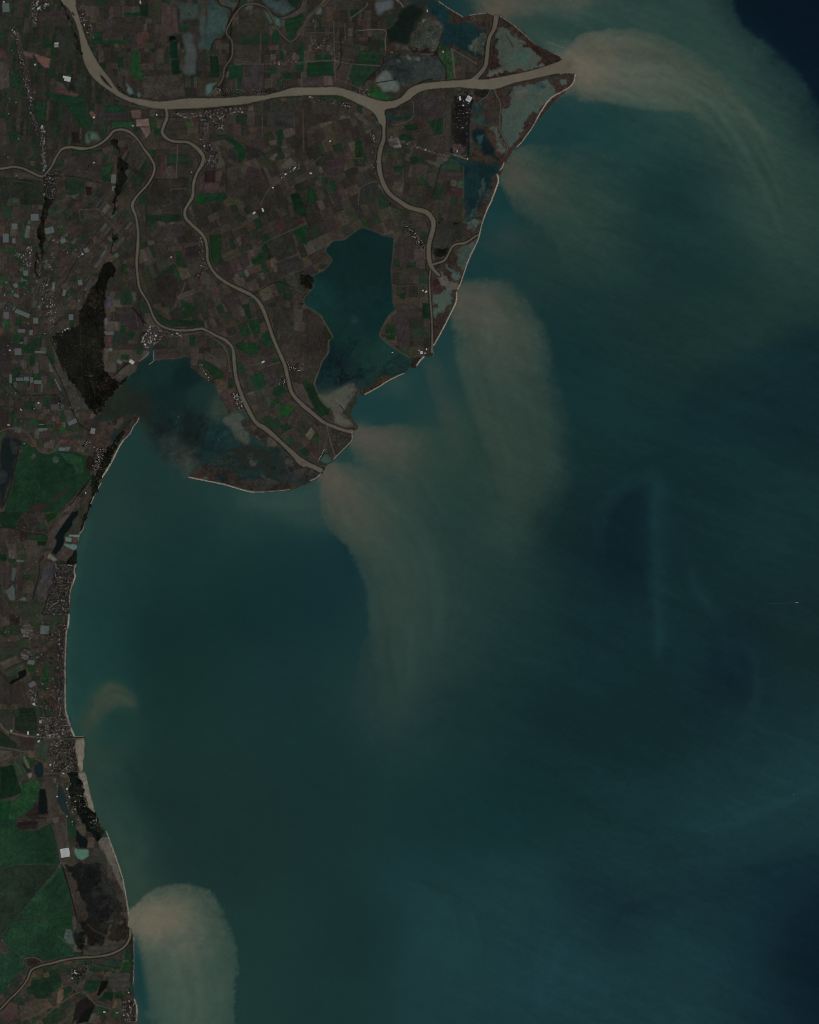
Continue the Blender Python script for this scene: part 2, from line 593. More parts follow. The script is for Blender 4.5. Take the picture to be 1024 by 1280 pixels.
24.48.36: 0,560 100,600 230,620 260,700 100,860 0,1000
T 60 1152 8
56.66.62: 180,70 240,80 260,230 210,220 160,170
46.44.36: 400,240 580,250 680,200 780,170 700,290 560,330 400,340
32.42.32: 100,440 230,430 240,520 120,510
54.44.38: 135,550 230,530 240,610 160,640
56.48.42: 270,640 370,580 340,680 270,710
20.42.26: 380,580 520,590 490,700 350,690
26.42.30: 400,430 540,460 530,510 420,500
44.42.38: 390,510 520,530 520,580 400,570
28.42.32: 560,370 750,380 720,480 560,450
42.38.34: 460,370 560,370 550,440 460,430
48.46.42: 620,520 830,510 810,700 680,690 600,650
12.14.14: 540,590 600,590 590,650 500,750 490,730
14.34.20: 570,700 660,710 640,800 540,760
18.38.24: 670,720 770,740 740,780 660,760
20.48.24: 760,400 830,400 820,500 740,480
26.40.28: 770,270 850,250 850,380 760,390
76.62.48: 100,690 160,670 170,720 130,810 80,830
20.40.24: 0,560 130,580 120,660 60,700 0,680
20.40.24: 160,660 230,640 240,700 150,740
28.22.22: 280,820 380,750 470,830 430,870 240,1024
15.17.17: 380,870 470,840 400,1000 280,1024
58.58.52: 440,910 490,920 470,1000 400,1020
28.42.28: 0,880 100,860 160,900 100,1024 0,1024
70.52.42: 660,780 710,800 680,870 640,870
54.42.38: 480,780 620,830 600,850 480,810
T 0 1180 10.24
56.46.40: 240,600 320,610 330,700 240,680
56.50.40: 380,740 560,700 640,750 660,800 560,880 270,1000 240,800
20.38.26: 400,480 760,380 790,540 640,640 560,700 470,700 400,620 340,700 400,600
60.46.42: 120,740 220,760 250,960 60,1000 0,940
66.54.42: 520,760 640,740 660,800 500,900
"""
# wetland patches painted on the ground itself: salt marsh, reed beds, drained ponds, mud
WET = """
T 0 0 1
47.36.30: 588,104 612,111 660,99 720,92 700,118 640,190 628,214 600,290 572,362 560,400 540,440 541,345 540,332 560,306 583,297 584,250 583,205 588,200 590,160 589,112
47.36.30: 600,101 608,72 612,40 622,22 640,30 672,57 703,74 700,79 650,91
43.36.30: 550,3 579,21 607,16 616,20 611,45 606,80 600,92 596,84 568,60 560,30
40.33.28: 236,596 250,582 285,590 330,600 352,590 330,556 360,566 402,592 360,613 318,616 270,604
T 128 0 8
58.65.63: 780,330 860,290 920,400 950,520 950,650 960,760 810,770 810,620 830,500 790,430
46.57.53: 640,0 750,60 760,230 900,230 960,150 1024,40 1024,0
48.61.58: 950,200 1024,100 1024,560 970,520 950,420
72.88.84: 220,830 290,870 325,930 300,950 230,900
62.74.76: 350,920 390,970 340,960
11.12.13: 672,372 732,362 735,405 680,408
T 256 0 8
44.60.56: 0,0 130,0 160,50 250,80 240,170 230,260 200,370 120,390 60,500 0,530
36.56.55: 0,330 80,370 90,440 40,510 0,520
48.60.54: 190,0 350,0 330,60 270,130 270,70 200,60
52.66.66: 600,40 690,130 860,120 930,60 880,70 820,0 540,0 560,20
18.42.46: 370,0 560,0 560,20 380,30
52.88.80: 400,60 470,55 560,80 640,130 690,270 640,200 600,130 520,100 440,110 380,100
52.80.74: 680,150 770,200 780,320 740,300 700,210
30.56.52: 190,420 240,440 240,540 190,530
62.88.84: 0,880 120,800 140,820 90,900 40,960 0,970
T 384 0 8
66.72.74: 640,0 880,0 860,90 770,190 700,100
28.40.34: 860,90 900,100 880,200 800,280 760,250 770,190
70.80.80: 90,70 160,80 150,160 90,150
T 440 0 8
19.43.45: 450,0 860,0 1024,120 1024,480 880,470 910,320 860,220 760,150 760,80 640,50 510,70
17.27.22: 480,110 560,60 700,70 750,130 700,180 640,220 580,440 500,460 440,420 350,460 320,300 400,240 450,160
50.54.48: 720,190 870,240 900,320 880,400 850,500 580,460 640,350 620,310
82.78.72: 710,190 760,190 750,260 715,230
34.24.20: 560,480 840,500 860,560 700,580 690,530 560,510
38.43.42: 320,560 920,580 930,790 820,800 560,830 400,860 240,800 300,680
60.60.54: 440,430 560,460 640,490 560,510 430,500
72.80.76: 480,540 690,560 690,620 480,590
63.71.67: 400,570 700,650 690,680 480,610
28.34.36: 390,640 560,700 640,690 560,780 450,740
38.46.48: 450,740 640,690 700,700 560,820 480,790
76.86.80: 230,780 320,690 400,720 440,800 490,890 420,930 330,930 240,850
28.50.28: 880,500 930,470 1024,530 1024,790 940,800 920,650
T 0 128 8
66.78.70: 830,400 850,300 950,265 1000,300 990,350 1024,350 1024,390 900,440 830,410
36.56.38: 870,310 920,310 920,390 880,370
T 384 128 8
62.84.78: 540,60 580,55 680,160 740,270 745,330 740,410 715,390 725,300 700,220 640,160
26.54.52: 790,110 850,120 860,140 1010,130 1024,140 1024,190 900,200 780,170
34.28.24: 870,60 1010,10 1020,110 900,130 860,100
28.18.16: 780,180 900,200 820,250 790,290
T 490 120 8
34.28.24: 20,130 160,50 170,170 80,200
26.50.50: 170,60 210,60 210,200 100,260 0,250 0,170 80,200 170,180
22.20.18: 640,0 800,0 800,50 770,250 760,600 600,580 600,200
58.46.42: 610,480 750,490 760,610 610,560
30.56.58: 600,590 700,640 760,640 720,720 690,680 600,620
T 560 0 5.753
20.41.43: 0,100 120,165 280,240 265,420 210,430 100,370 50,330 0,330
58.66.59: 160,370 140,320 230,240 275,240 265,400 200,400
50.41.33: 130,150 180,110 260,95 330,110 320,180 240,150
40.34.28: 0,80 90,130 100,160 0,140
61.70.62: 330,200 400,190 500,280 640,380 670,430 650,490 580,520 400,545 270,560 300,480 390,480 340,350
76.78.70: 280,510 400,500 380,545 270,558
54.74.67: 440,400 520,340 590,430 580,490 440,440
39.29.25: 375,130 400,130 640,330 620,325 480,220
44.38.32: 390,190 450,190 490,270 450,250
40.28.24: 510,310 640,345 810,410 820,440 720,470 690,500 640,510 610,515 690,440 660,390 560,340
72.74.68: 650,480 700,470 690,500 640,505
44.30.26: 310,360 340,350 350,440 390,470 360,490 300,500 300,420
40.30.26: 240,550 290,470 305,480 270,552 500,530 640,495 600,525 350,565 240,572
44.36.30: 310,250 400,260 330,320 300,340
42.34.28: 330,200 370,220 340,260 310,290
T 560 90 5.69
57.71.64: 460,110 560,80 700,50 740,90 770,150 740,190 560,330 530,400 490,490 440,540 370,430 380,260 440,210
72.74.66: 460,120 560,120 520,210 460,190
44.62.58: 620,90 680,80 700,110 650,130
50.38.34: 350,140 440,100 450,180 440,220 390,260 370,200
44.34.30: 540,360 620,290 740,190 870,90 860,130 700,260 600,400 480,540 470,530 500,480 560,410
42.30.26: 720,50 860,10 900,40 870,90 800,150 770,110
60.74.68: 790,60 840,40 850,90 800,110
46.35.30: 210,270 240,210 340,170 370,240 350,310 310,350
42.57.52: 180,240 220,210 240,290 260,320 300,340 300,390 180,390
54.40.38: 170,330 200,390 170,390
52.57.51: 290,400 360,390 420,540 380,590 340,480
16.28.30: 165,410 270,410 370,590 370,640 250,600 170,500
34.56.56: 190,470 260,440 250,540 200,540
20.41.42: 110,640 160,620 370,640 360,720 320,760 300,900 110,900
15.31.34: 120,700 160,640 180,760 150,880 115,880
48.61.56: 230,860 300,830 300,910 220,910
46.34.28: 380,610 405,600 395,670 370,705 360,690
48.38.32: 320,740 350,735 355,790 310,900 295,900
20.20.19: 190,120 290,130 270,180 190,170
T 560 200 8
20.41.42: 150,40 400,0 420,100 350,330 290,560 150,600
48.61.56: 330,200 390,240 330,400 260,600 190,640 180,610 270,480
T 490 270 8
22.43.44: 720,0 920,0 900,60 840,140 750,130 740,60
58.66.59: 780,40 900,40 840,140 750,130 750,70
52.64.57: 640,330 780,230 860,230 740,540 690,560 640,430
47.33.28: 560,440 640,330 620,400 690,410 650,470 680,550 640,550 540,460
46.33.28: 620,290 760,270 850,200 850,220 770,290 640,320
58.74.68: 600,560 680,570 680,640 620,640
40.32.26: 390,460 470,490 490,560 430,520
46.33.28: 490,490 540,490 580,570 570,600 530,590 510,550
46.28.26: 400,620 430,610 470,700 520,740 500,770 410,780
58.73.66: 420,780 600,750 600,850 480,1000 420,1024
44.38.32: 600,760 630,760 625,870 560,960 490,1010 500,980 590,890
44.28.26: 410,840 460,880 420,920
16.18.16: 420,370 500,340 560,330 540,380 440,390
44.30.26: 740,230 830,140 920,40 900,90 870,170 800,210 740,250
44.30.26: 690,570 720,570 700,660 650,720 640,710 680,650
T 490 270 8
80.77.67: 410,500 470,560 540,600 600,650 660,660 690,700 650,735 600,745 540,745 500,700 450,620 400,580 380,540
58.74.68: 600,580 670,590 680,640 620,650
46.33.28: 596,610 606,610 606,650 596,650
54.70.66: 520,480 600,530 680,560 680,580 600,560 540,500
T 530 390 8
54.62.56: 110,0 200,0 150,90 110,60
42.36.32: 110,60 200,0 250,0 120,240 110,250
T 440 390 8
32.27.24: 590,460 690,450 700,470 640,560 580,540
42.36.28: 70,770 190,740 250,670 320,620 380,660 520,590 520,620 330,690 110,820
56.44.38: 250,680 330,620 360,650 270,690
T 350 480 8
70.74.64: 400,140 480,80 560,20 640,20 660,150 560,140 520,240
78.76.66: 520,240 560,190 600,230 680,340 780,420 770,450 640,460 530,400
46.44.38: 480,440 700,480 730,560 640,650 560,720 500,600
54.36.32: 540,690 610,660 570,720
48.66.60: 390,770 450,660 500,700 520,750 480,800
58.54.46: 420,350 520,260 530,400 470,400
T 220 500 8
62.69.61: 430,170 500,170 620,110 720,170 650,230 700,290 760,360 750,420 680,470 600,420 530,310
40.34.30: 650,210 700,190 750,250 710,270
36.28.24: 710,300 830,280 930,370 830,400 740,340
23.39.37: 400,520 760,440 1070,470 1140,700 1070,880 800,790 600,730 400,680 290,640
38.31.26: 120,770 230,680 290,640 400,680 600,740 800,800 1024,860 1024,905 900,925 740,925 640,885 460,845 300,805
48.30.26: 190,770 250,730 270,790 200,800
60.64.58: 250,780 280,750 330,760 340,790 300,800
20.38.38: 400,720 560,780 500,830 420,790
40.30.28: 300,640 430,700 600,730 590,770 420,720
27.43.40: 560,800 700,760 760,790 640,820
46.42.36: 850,740 960,790 1024,820 1024,850 900,820
33.37.34: 700,540 800,540 790,600 720,590
54.50.46: 730,610 810,630 800,660 740,650
30.28.26: 900,640 1000,650 1000,710 930,690
T 350 480 8
30.35.33: 0,630 140,700 220,800 340,850 400,900 300,980 180,1010 0,1000
52.48.42: 60,760 130,760 130,860 70,840
46.36.32: 130,880 240,850 330,850 330,900 200,940 140,930
27.45.42: 0,920 150,960 260,950 380,860 390,880 280,980 150,990 0,960
42.32.28: 270,990 400,900 420,905 320,985 200,1015
T 60 500 8
50.38.32: 490,220 560,210 640,210 640,330 560,440 470,470
38.30.26: 640,210 720,150 740,160 680,250 640,250
26.38.36: 650,340 740,230 830,160 850,180 730,330 660,420 600,460
42.32.28: 850,150 900,150 900,190 820,260 740,350 700,340 760,270
46.34.30: 410,190 480,190 480,240 400,260 340,250
44.50.48: 220,370 290,330 350,360 330,410 230,400
60.42.36: 120,390 200,380 210,430 130,430
T 0 512 8
24.30.28: 0,330 70,250 210,300 240,330 200,440 150,560 100,740 30,1000 0,1024
27.27.27: 100,280 210,380 180,460 100,360
21.26.27: 0,620 60,620 60,720 0,760
28.24.20: 880,480 960,420 950,520 920,620 890,600
T 0 640 8
36.32.28: 170,100 280,0 430,0 370,80 400,180 480,170 460,220 170,180
38.34.26: 740,60 860,0 830,110 780,190 720,170
20.24.20: 670,510 770,380 770,480 750,520
T 0 1024 8
19.21.21: 640,450 1024,440 1024,1024 900,1024 740,600
28.25.22: 1000,440 1060,500 1230,900 1260,1020 1024,1024
17.18.17: 840,500 1000,480 1060,760 1100,1000 1000,1000 930,860
T 60 1152 8
19.20.20: 270,100 370,100 370,250 290,270
22.21.18: 300,0 640,0 590,120 540,240 420,240 370,100
30.26.22: 620,0 790,0 800,100 770,180 640,210 590,150
T 80 1040 8
80.78.70: 380,60 420,110 470,210 560,420 600,560 580,560 500,360 400,200 350,150
52.48.42: 380,150 420,210 540,440 560,540 480,380
T 0 1180 10.24
30.44.46: 30,650 300,370 310,440 100,660 0,720
32.28.24: 310,200 430,175 540,240 400,300 350,260
"""
def tiles(txt):
    ox = oy = 0; z = 8.0
    for ln in txt.strip().splitlines():
        if ln[0] == 'T':
            _, a, b, c = ln.split(); ox, oy, z = float(a), float(b), float(c); continue
        k, p = ln.split(':')
        c = PAL[k] if k in PAL else tuple(int(t) for t in k.split('.'))
        yield c, [(ox + x / z, oy + y / z) for x, y in parse(p)]
# ------------------------------------------------------------------ shores, rivers, woods
COAST = parse("""430,-120 470,-60 520,-20 549,2 556,7 562,11 571,16 579,21 583,20 587,19 597,17 607,16 614,19 617,22
620,23 624,18 631,23 640,30 650,36 658,43 668,55 672,57 682,62 692,67 700,72 703,74 696,79 686,83 688,93 706,91.5 718,91.5 719,98 717,104 712,110 705,114
697,118 690,122 684,128 678,137 672,147 665,160 658,170 652,178 646,184 642,188 639,186 636,188 633,191 632,196 630,202 628,208 625,213
621,216 623,219 624.5,224 624,229 621,239 616,252 609,266 603,280 600,292 597,302 591,314 585,327 580,342 576,354 573,361 571,363.5
572,368 571,376 567,386 562,397 556,409 549,422 543,432 541,438 541.5,445 538,446 531,445 526,450 521,458 519,460.5 513,459 508,464.5
500,469 490,474 480,480 470,486 462,490 456,494 453,494 448,491 446,503 440,512 438,520 442,527 448,532 447,537 441,539 440,545 441,550
436,556 430,562 424,568 418,574 412,580 407,586 404,590 402,593 397,597 390,601 382,606 372,611 362,613 350,613 337,615 326,616 318,616
310,614 300,612 290,609 280,606 270,604 255,601 245,599 236,597 236,594 244,590 250,585 256,581 268,586 285,592 305,598 330,603 345,606
362,602 366,594 355,580 345,571 330,553 322,549 312,541 303,530 311,524 308,518 297,512 286,518.5 282,510 279,503 274,498 272,489 269,481
262,477 252,471 245,465 239,461 238,452 237,446 230,446 222,449 212,451 200,451 192,452 192,447 191.5,436 189,431 187,436 186,444 180,449
175,452 173,456 172,460 168,466 160,472 152,479 147,486 140,492 135,500 130,508 127,515 125,520 121,523 124,526 135,527 143,525 150,521
158,519 165,517.5 172,518 175,522 173,526 170,529 166,535 164,541 160,546 155,551 151,557 148,563 145,569 141,577 137,584 132,592 128,598
127,604 122,613 118,621 115,629 113,636 111,641 107,652 105,659 104,664 100,667 98.5,673 97.5,680 97,688 95.7,706 93.5,714 95.6,722 92,731
89,740 88,752 87,768 86,783 84,793 83,818 82.5,843 82,868 83,887 86,896 89,907 94,921 105.6,921 106,924 105.6,946 104,963.5 107,966
110,981 115,1000 122,1023 126,1032 132,1037 136,1049 144,1067 150,1084 154,1099 157,1117 160,1132 161,1147 160,1158 163,1164 167,1170
168,1192 167,1212 167,1232 168,1249 171,1256 172.5,1264 171,1275 171,1290 172,1400 -120,1400 -120,-120""")
LAKE = parse("""453,284.5 462,287 472,291 482,295 492.5,297.5 492.5,310 490.5,325 489,338 490.5,356 491,378 495,386 487,393 480,405 474.5,420 486,427
496,436 506,443 517,447 514,452 513,459 508,463 502,466 494,469 486,473 478,477 472,480 468,484 462,487 456,487 449,486 447,489 444,490 441,497 436,503 432,510
428,516 421,517 414,511 406,506 400,499 397,491 393.5,480 395,470 399,463 403,452 409.5,442 410.5,429 415.5,422 415,418.5 408.5,406 401,396
393.5,390 382,382 380,373.5 387,365 392,357 387,348 396,342 406,337 415,325 407,315 408.5,310 417,301 428,300 436,295 446,288.5""")
PO = parse("""76,-40 76,0 85,10 96,32 100,50 103,70 110,88 120,101 135,112 150,122 170,130 190,135 207,136.5 230,136 256,135 281,132.5 306,130
328,125.5 351,121 376,119.5 396,119 421,119 433,122.5 446,129 458,135 466,140 471,147 475,155 482,155 481,138 493,135 502,130 512,124.5
517,120 527,114 542,111 562,110 575,109 587,110.5 612,112 625,110 642,104 662,99.5 687,94 708,90 714,84 714,78 704,73 700,76 687,81 672,86
652,91 625,96 603,99.5 592,98 582,99.5 562,101 542,102.5 525,105 512,110.5 501,122 488,126.5 476,126 463,122 446,116 428,110.5 418,108.5 396,109 368,109.5
351,114 331,119 306,120 281,122.5 256,122.5 237,122.5 220,124.5 200,127 180,124.5 160,120.5 147,112 137,97.5 125,82 115,65 107,47 101,27 96,12 95,0 95,-40""")
# name, centre line, width
RIVERS = [
 ("river", "592,100 600,92 607,82 609,70 610,58 612,47 618,35 620.5,21", [8, 7, 5.5, 5, 5, 5, 6, 7], "tan northern river arm running up to the small northern mouth"),
 ("river", "478,146 479.5,155 480,165 479.5,175 476,185 474,200 474.5,212 477,223 482,235 489,244 500,252 511,259 522,262 534,266 541,275 541.5,285 539,295 536.5,305 536,318 538,330 543,338 549,344", [9, 6, 5, 5, 5.4, 5.6, 6, 6, 6.4, 6.4, 6.4, 6.4, 6.2, 6.2, 6, 6, 6, 7, 6.5, 6, 5], "tan river arm east of the big enclosed lagoon, ending in mud flats"),
 ("channel", "540,331 548,328.5 555,326 560,319 565,309 572,305 582,303.5 592,297 599,293", [3, 3, 3.4, 3.2, 3.2, 3, 3, 2.6, 2.2], "thin tan side channel curving out to the narrow sand spit"),
 ("canal", "538,338 537,352 538,375 540,400 540.5,425 540,440", [2.6, 2.4, 2.4, 2.6, 3, 4.6], "straight tan canal running south to the harbour on the cape"),
 ("channel", "618,112 622,122 626,130 625,145 625,160 628,168 632,176 635,187", [2.2, 2, 2, 1.8, 1.8, 2, 2, 3], "thin tan channel through the triangular eastern salt marsh"),
 ("channel", "613,112 611,117 608,121 603,124 598,128", 1.8, "short pale channel beside the dark fish farm"),
 ("river", "-40,214 0,211 17,208.5 30,211 45,218 54,220 64,209 70,197 77,187 87,184 100,185.5 112,185 125,180 136,171 142,164 152,162 162,165 172,174 180,186 187,195 193,207 192,217 185,230 175,241 168,250 165.5,258 170,271 172.5,288 172.5,306 171,326 172,343 175,361 185,378 192,396 200,406 215,412 235,413 250,411 256,412 271,420 283,426 291,436 293,453 295,471 301,491 310,511 320,528 332,536 345,547 360,561 372,572 382,579 394,584.5 401,588", [3]*9+[3.4, 4.6, 3.2, 3.2, 3.2, 3.2, 3.4, 3.4, 3, 3, 3.4, 3.8, 3.4, 3.4, 3.4, 3.8, 4, 3, 3.4, 4, 3.6, 3, 3, 3, 3, 3, 3, 3.4, 3.4, 3.4, 4, 4, 4, 4.4, 4.4, 5, 5.4, 6, 6.4, 6, 6, 7], "winding tan river in the west that runs on to the southernmost delta mouth"),
 ("river", "207,134 209,146 205,157 203,166 210,174 220,177 235,178 246,185 254,195 253,205 246,217 242,230 241,245 236,254 231.5,263 232,272 240,281 250,290 256,298 259,311 260,326 268,341 281,352 296,360 316,370 327,383 335,403 341,421 348,438 356,456 360,473 365,491 376,504 390,516 405,528 420,534.5 433,538.6 440,539.4", [3.4, 4, 4, 4, 4, 4, 4, 5, 5, 5, 4, 4, 4, 3.4, 3.6, 4, 4, 4, 4, 4, 4, 4, 4.4, 4.4, 5, 5, 5, 5, 5, 5.2, 5.2, 5.4, 5.2, 5, 5, 4.4, 4.4, 6], "tan river between the two bays, leaving the widest river beside the riverside village"),
 ("channel", "409,533 411,542 413,552 416,561 419,570", 2, "narrow tan channel through the small triangular marsh headland"),
 ("channel", "366,568 370,574 375,580 380,582 386,580", 3.4, "side loop of the river close to the southernmost delta mouth"),
 ("river", "163,1162 162.5,1172 157,1182 147,1189 135,1193.5 120,1196 100,1197 82,1199.5 65,1204 50,1207.5 39,1213 34.5,1224 25,1237 12,1249.5 0,1262 -40,1300", [5, 3.4, 3, 3, 3, 3, 2.6, 2.6, 2.6, 2.6, 2.8, 2.4, 2.2, 2.2, 2.2, 2.2], "narrow tan river crossing the far south-west corner to the brown plume"),
 ("channel", "54,1204 50,1200 45,1197.5 38,1197 31,1198.5 29.5,1201 31,1205 35,1209", 1.4, "thin oxbow loop beside the narrow southern river"),
 ("stream", "424,-40 411,0 398,11 386,23 378,35 371,47 363,52 355,46 346,35 341,22 333,10 320,5 306,6 296,15 287,30 283,41 290,52 290,70 281,85 279,97 271,110 262,120", 1.7, "thin pale stream meandering through the northern fields into the widest river"),
 ("channel", "166,384 172,392 177,398 183,405", 1.0, "short dark ditch above the harbour town"),
 ("channel", "80,921.5 94,921.7 106,921", 1.4, "dark boat canal leading out between two jetties"),
]
BEACHES = [  # centre line, width
 ("672,147 665,160 658,170 652,178 646,184", 1.3), ("719,93 718,100 715,106 709,111 700,116 690,121.5 684,128 678,137 672,147", 1.6),
 ("630,203 628,209 625,213", 1.4), ("621.5,218 623,223 622.5,229 619,239 614,252 609,262", 2.0), ("609,262 603,278 600,292 597,302 591,314 585,327 580,342 576,354 572,362", 1.4),
 ("571,365 570.5,376 566.5,386 561,397 555,409 548,422 542,432", 1.8), ("530,446 525,451 521,457", 2.2), ("505,467 495,471 484,477 473,484 462,490 456,493", 1.5),
 ("440,540 440.5,549 436,555 430,561 424,567 417,574", 1.1), ("401,592 396,597 388,601", 1.2), ("318,615.3 310,614 300,611.5 290,608.5 280,605.5 270,603.5 255,600.5 245,598.5 236,596.5", 1.7),
 ("174,522 172,527 167,533 163.5,541 159,546 154,551", 1.3), ("154,551 150,557 147,563 144,569 140,577 136,584 131,592 127.5,597", 2.0), ("127,603 122,612 118,620 114,629 112,637", 1.1),
 ("111,641 106,653 104,662 100,667 98,675", 0.9), ("94.5,706 92.5,714 94,721 90.5,731 87.8,740 87,752", 2.0), ("86.3,768 85.5,780 83,793 82,818 81.6,843 81.3,868 82,887 85,898 88,908 93,920", 2.4),
 ("318,615.5 335,614.6 350,613.2 362,612", .9), ("549,2 562,11 579,21", 1.0), ("587,19 600,17 608,16.5", 0.9), ("624,19 640,30 656,43 670,56", 0.8), ("133,1039 140,1058 148,1080 154,1100 158,1122 161,1142", 1.5), ("167.3,1172 167.6,1192 166.8,1232", .9), ("168,1249 170.4,1256 171.5,1264 170.5,1276", 2.4),
]
SANDS = [parse("94,926 100,924 105,922 106,932 105.5,946 103.5,963 100,964 97,955 95,942"), parse("98.7,967 105,965.5 108,968 111,983 116,1002 121,1021 116,1014 112,1010 105,990 102,978"),
         parse("122,1050 128,1047 134,1046 141,1062 148,1084 154,1104 157,1120 152,1112 143,1092 132,1068")]
WOODS = [
 ("dark pine forest filling the wedge behind the sheltered bay", "132,329 140,328 144,340 136,352 133,362 131,385 130,410 130,435 130,463 138,470 141,474 150,477 160,470.5 158,475 150,481 143,489 136,497 131,505 127,513 122,519 117,517 111,512 106,503 98,488 90,479 82,463 75,452 70,437 64.5,421 75,416 85,411 96,406.5 99,396 103,386 106.5,380 113,362 122,352"),
 ("narrow dark wood inside the western river's bend", "138,175.5 148,175.5 148,183 153,198 158.6,203 158.6,213 160,223 153,233 147,245 144,258 143,268 140,268 140.5,252 144,240 147,224 147,198 147,187 142,182"),
 ("straight dark strip of woodland among the western greenhouses", "54,246 67,248 64,256 59,272 55,291 54,304 54,323 51.5,323 51,312 48,306 47.5,288 52,266"),
 ("thin dark tree belt just south-west of the straight woodland strip", "45,315 47.3,315 47,346 44,342"),
 ("small dark copse just north of the big pine forest", "140.5,291 147,293.5 148,300 144,301 140.5,317 137,316 138,311 142,302"),
 ("dark coastal pine wood behind the beach of the northern spit", "150,541 155,538 150,552 146,561 141,568 136,580 130,590 128,599 122.5,610 117.5,620 114,630 110.5,640 107,652 103,661 101,664 104,652 109,640 112,625 114,612 115,600 123,587 125,580 134,563 142,554"),
 ("dark resort pine wood behind the broad southern beach", "84,966 97,966 103,976 105,991 112,1012 120,1021 124,1028 130,1038 128,1045 122,1053 116,1046 108,1036 100,1022 94,1010 87,1000 86,984"),
 ("patch of dark wood at the north edge of the beach town", "84,704 96,688 96,700 94,705"),
 ("dark riverside wood along the widest river's upper reach", "75.5,1 79,4 84,13 91,27 96,41 100,58 103,74 100,66 95,49 89,33 82,18"),
 ("black square copse by the round-topped farm plot", "374,345 377,343 384,341 390,346 392,357 389,362 384,361 379,357 375,354"),
 ("dark tree clump beside the thin tan side channel", "542,317 552,312 560,311 557,318 545,321"),
]
DARK_WATERS = [("narrow dark lake behind the coastal pine wood", "90,640 97,638 96,646 91,650 90,657 80,670 80,679 70,694 65,691 70,681 69,671 75,661"),
 ("dark blue pond at the western edge of the resort", "43,957 50,952 55,958 54,971 47.5,972 43,965"), ("long black pond beside the pale farm strip", "50,986 56,986 60,1018 49,1018 48,1008"),
 ("dark pond above the pale green lagoon of the south", "96,1037 110,1051 107,1061 96,1059 95,1049"),
 ("slender green pond inside the resort pine wood", "74,977 78,984 87,1016 85,1021 76,1011 72,991"),
 ("pale green pond beside the white hall", "94,1060 101,1061.5 111,1063 111,1070 102.5,1075 97,1073 93,1066"),
 ("pale pond just inland of the narrow beach", "86,668 98,668 98,671.5 87,671.5"), ("squarish pale pond next to the reddish plot", "82,671 89,672 89,677.5 82,677"), ("larger pale pond in the cluster near the beach", "80,679 96,681 96,686 92,688 80,681"),
 ("pale pond with a pointed south end in the south-west fields", "7.5,739 16,730 19,750 12.5,751"), ("narrow pale pond above the pointed one", "16,709 19.5,710 17.5,726 14,725"), ("small pale pond beside the bean-shaped field", "25,749 30,746 34,751 25,751")]
DW_COL = [(10,18,19), (18,30,33), (13,17,18), (12,18,19), (25,38,37), (66,98,84), (84,104,98), (80,100,94), (76,98,92), (64,74,70), (60,70,66), (66,80,78)]
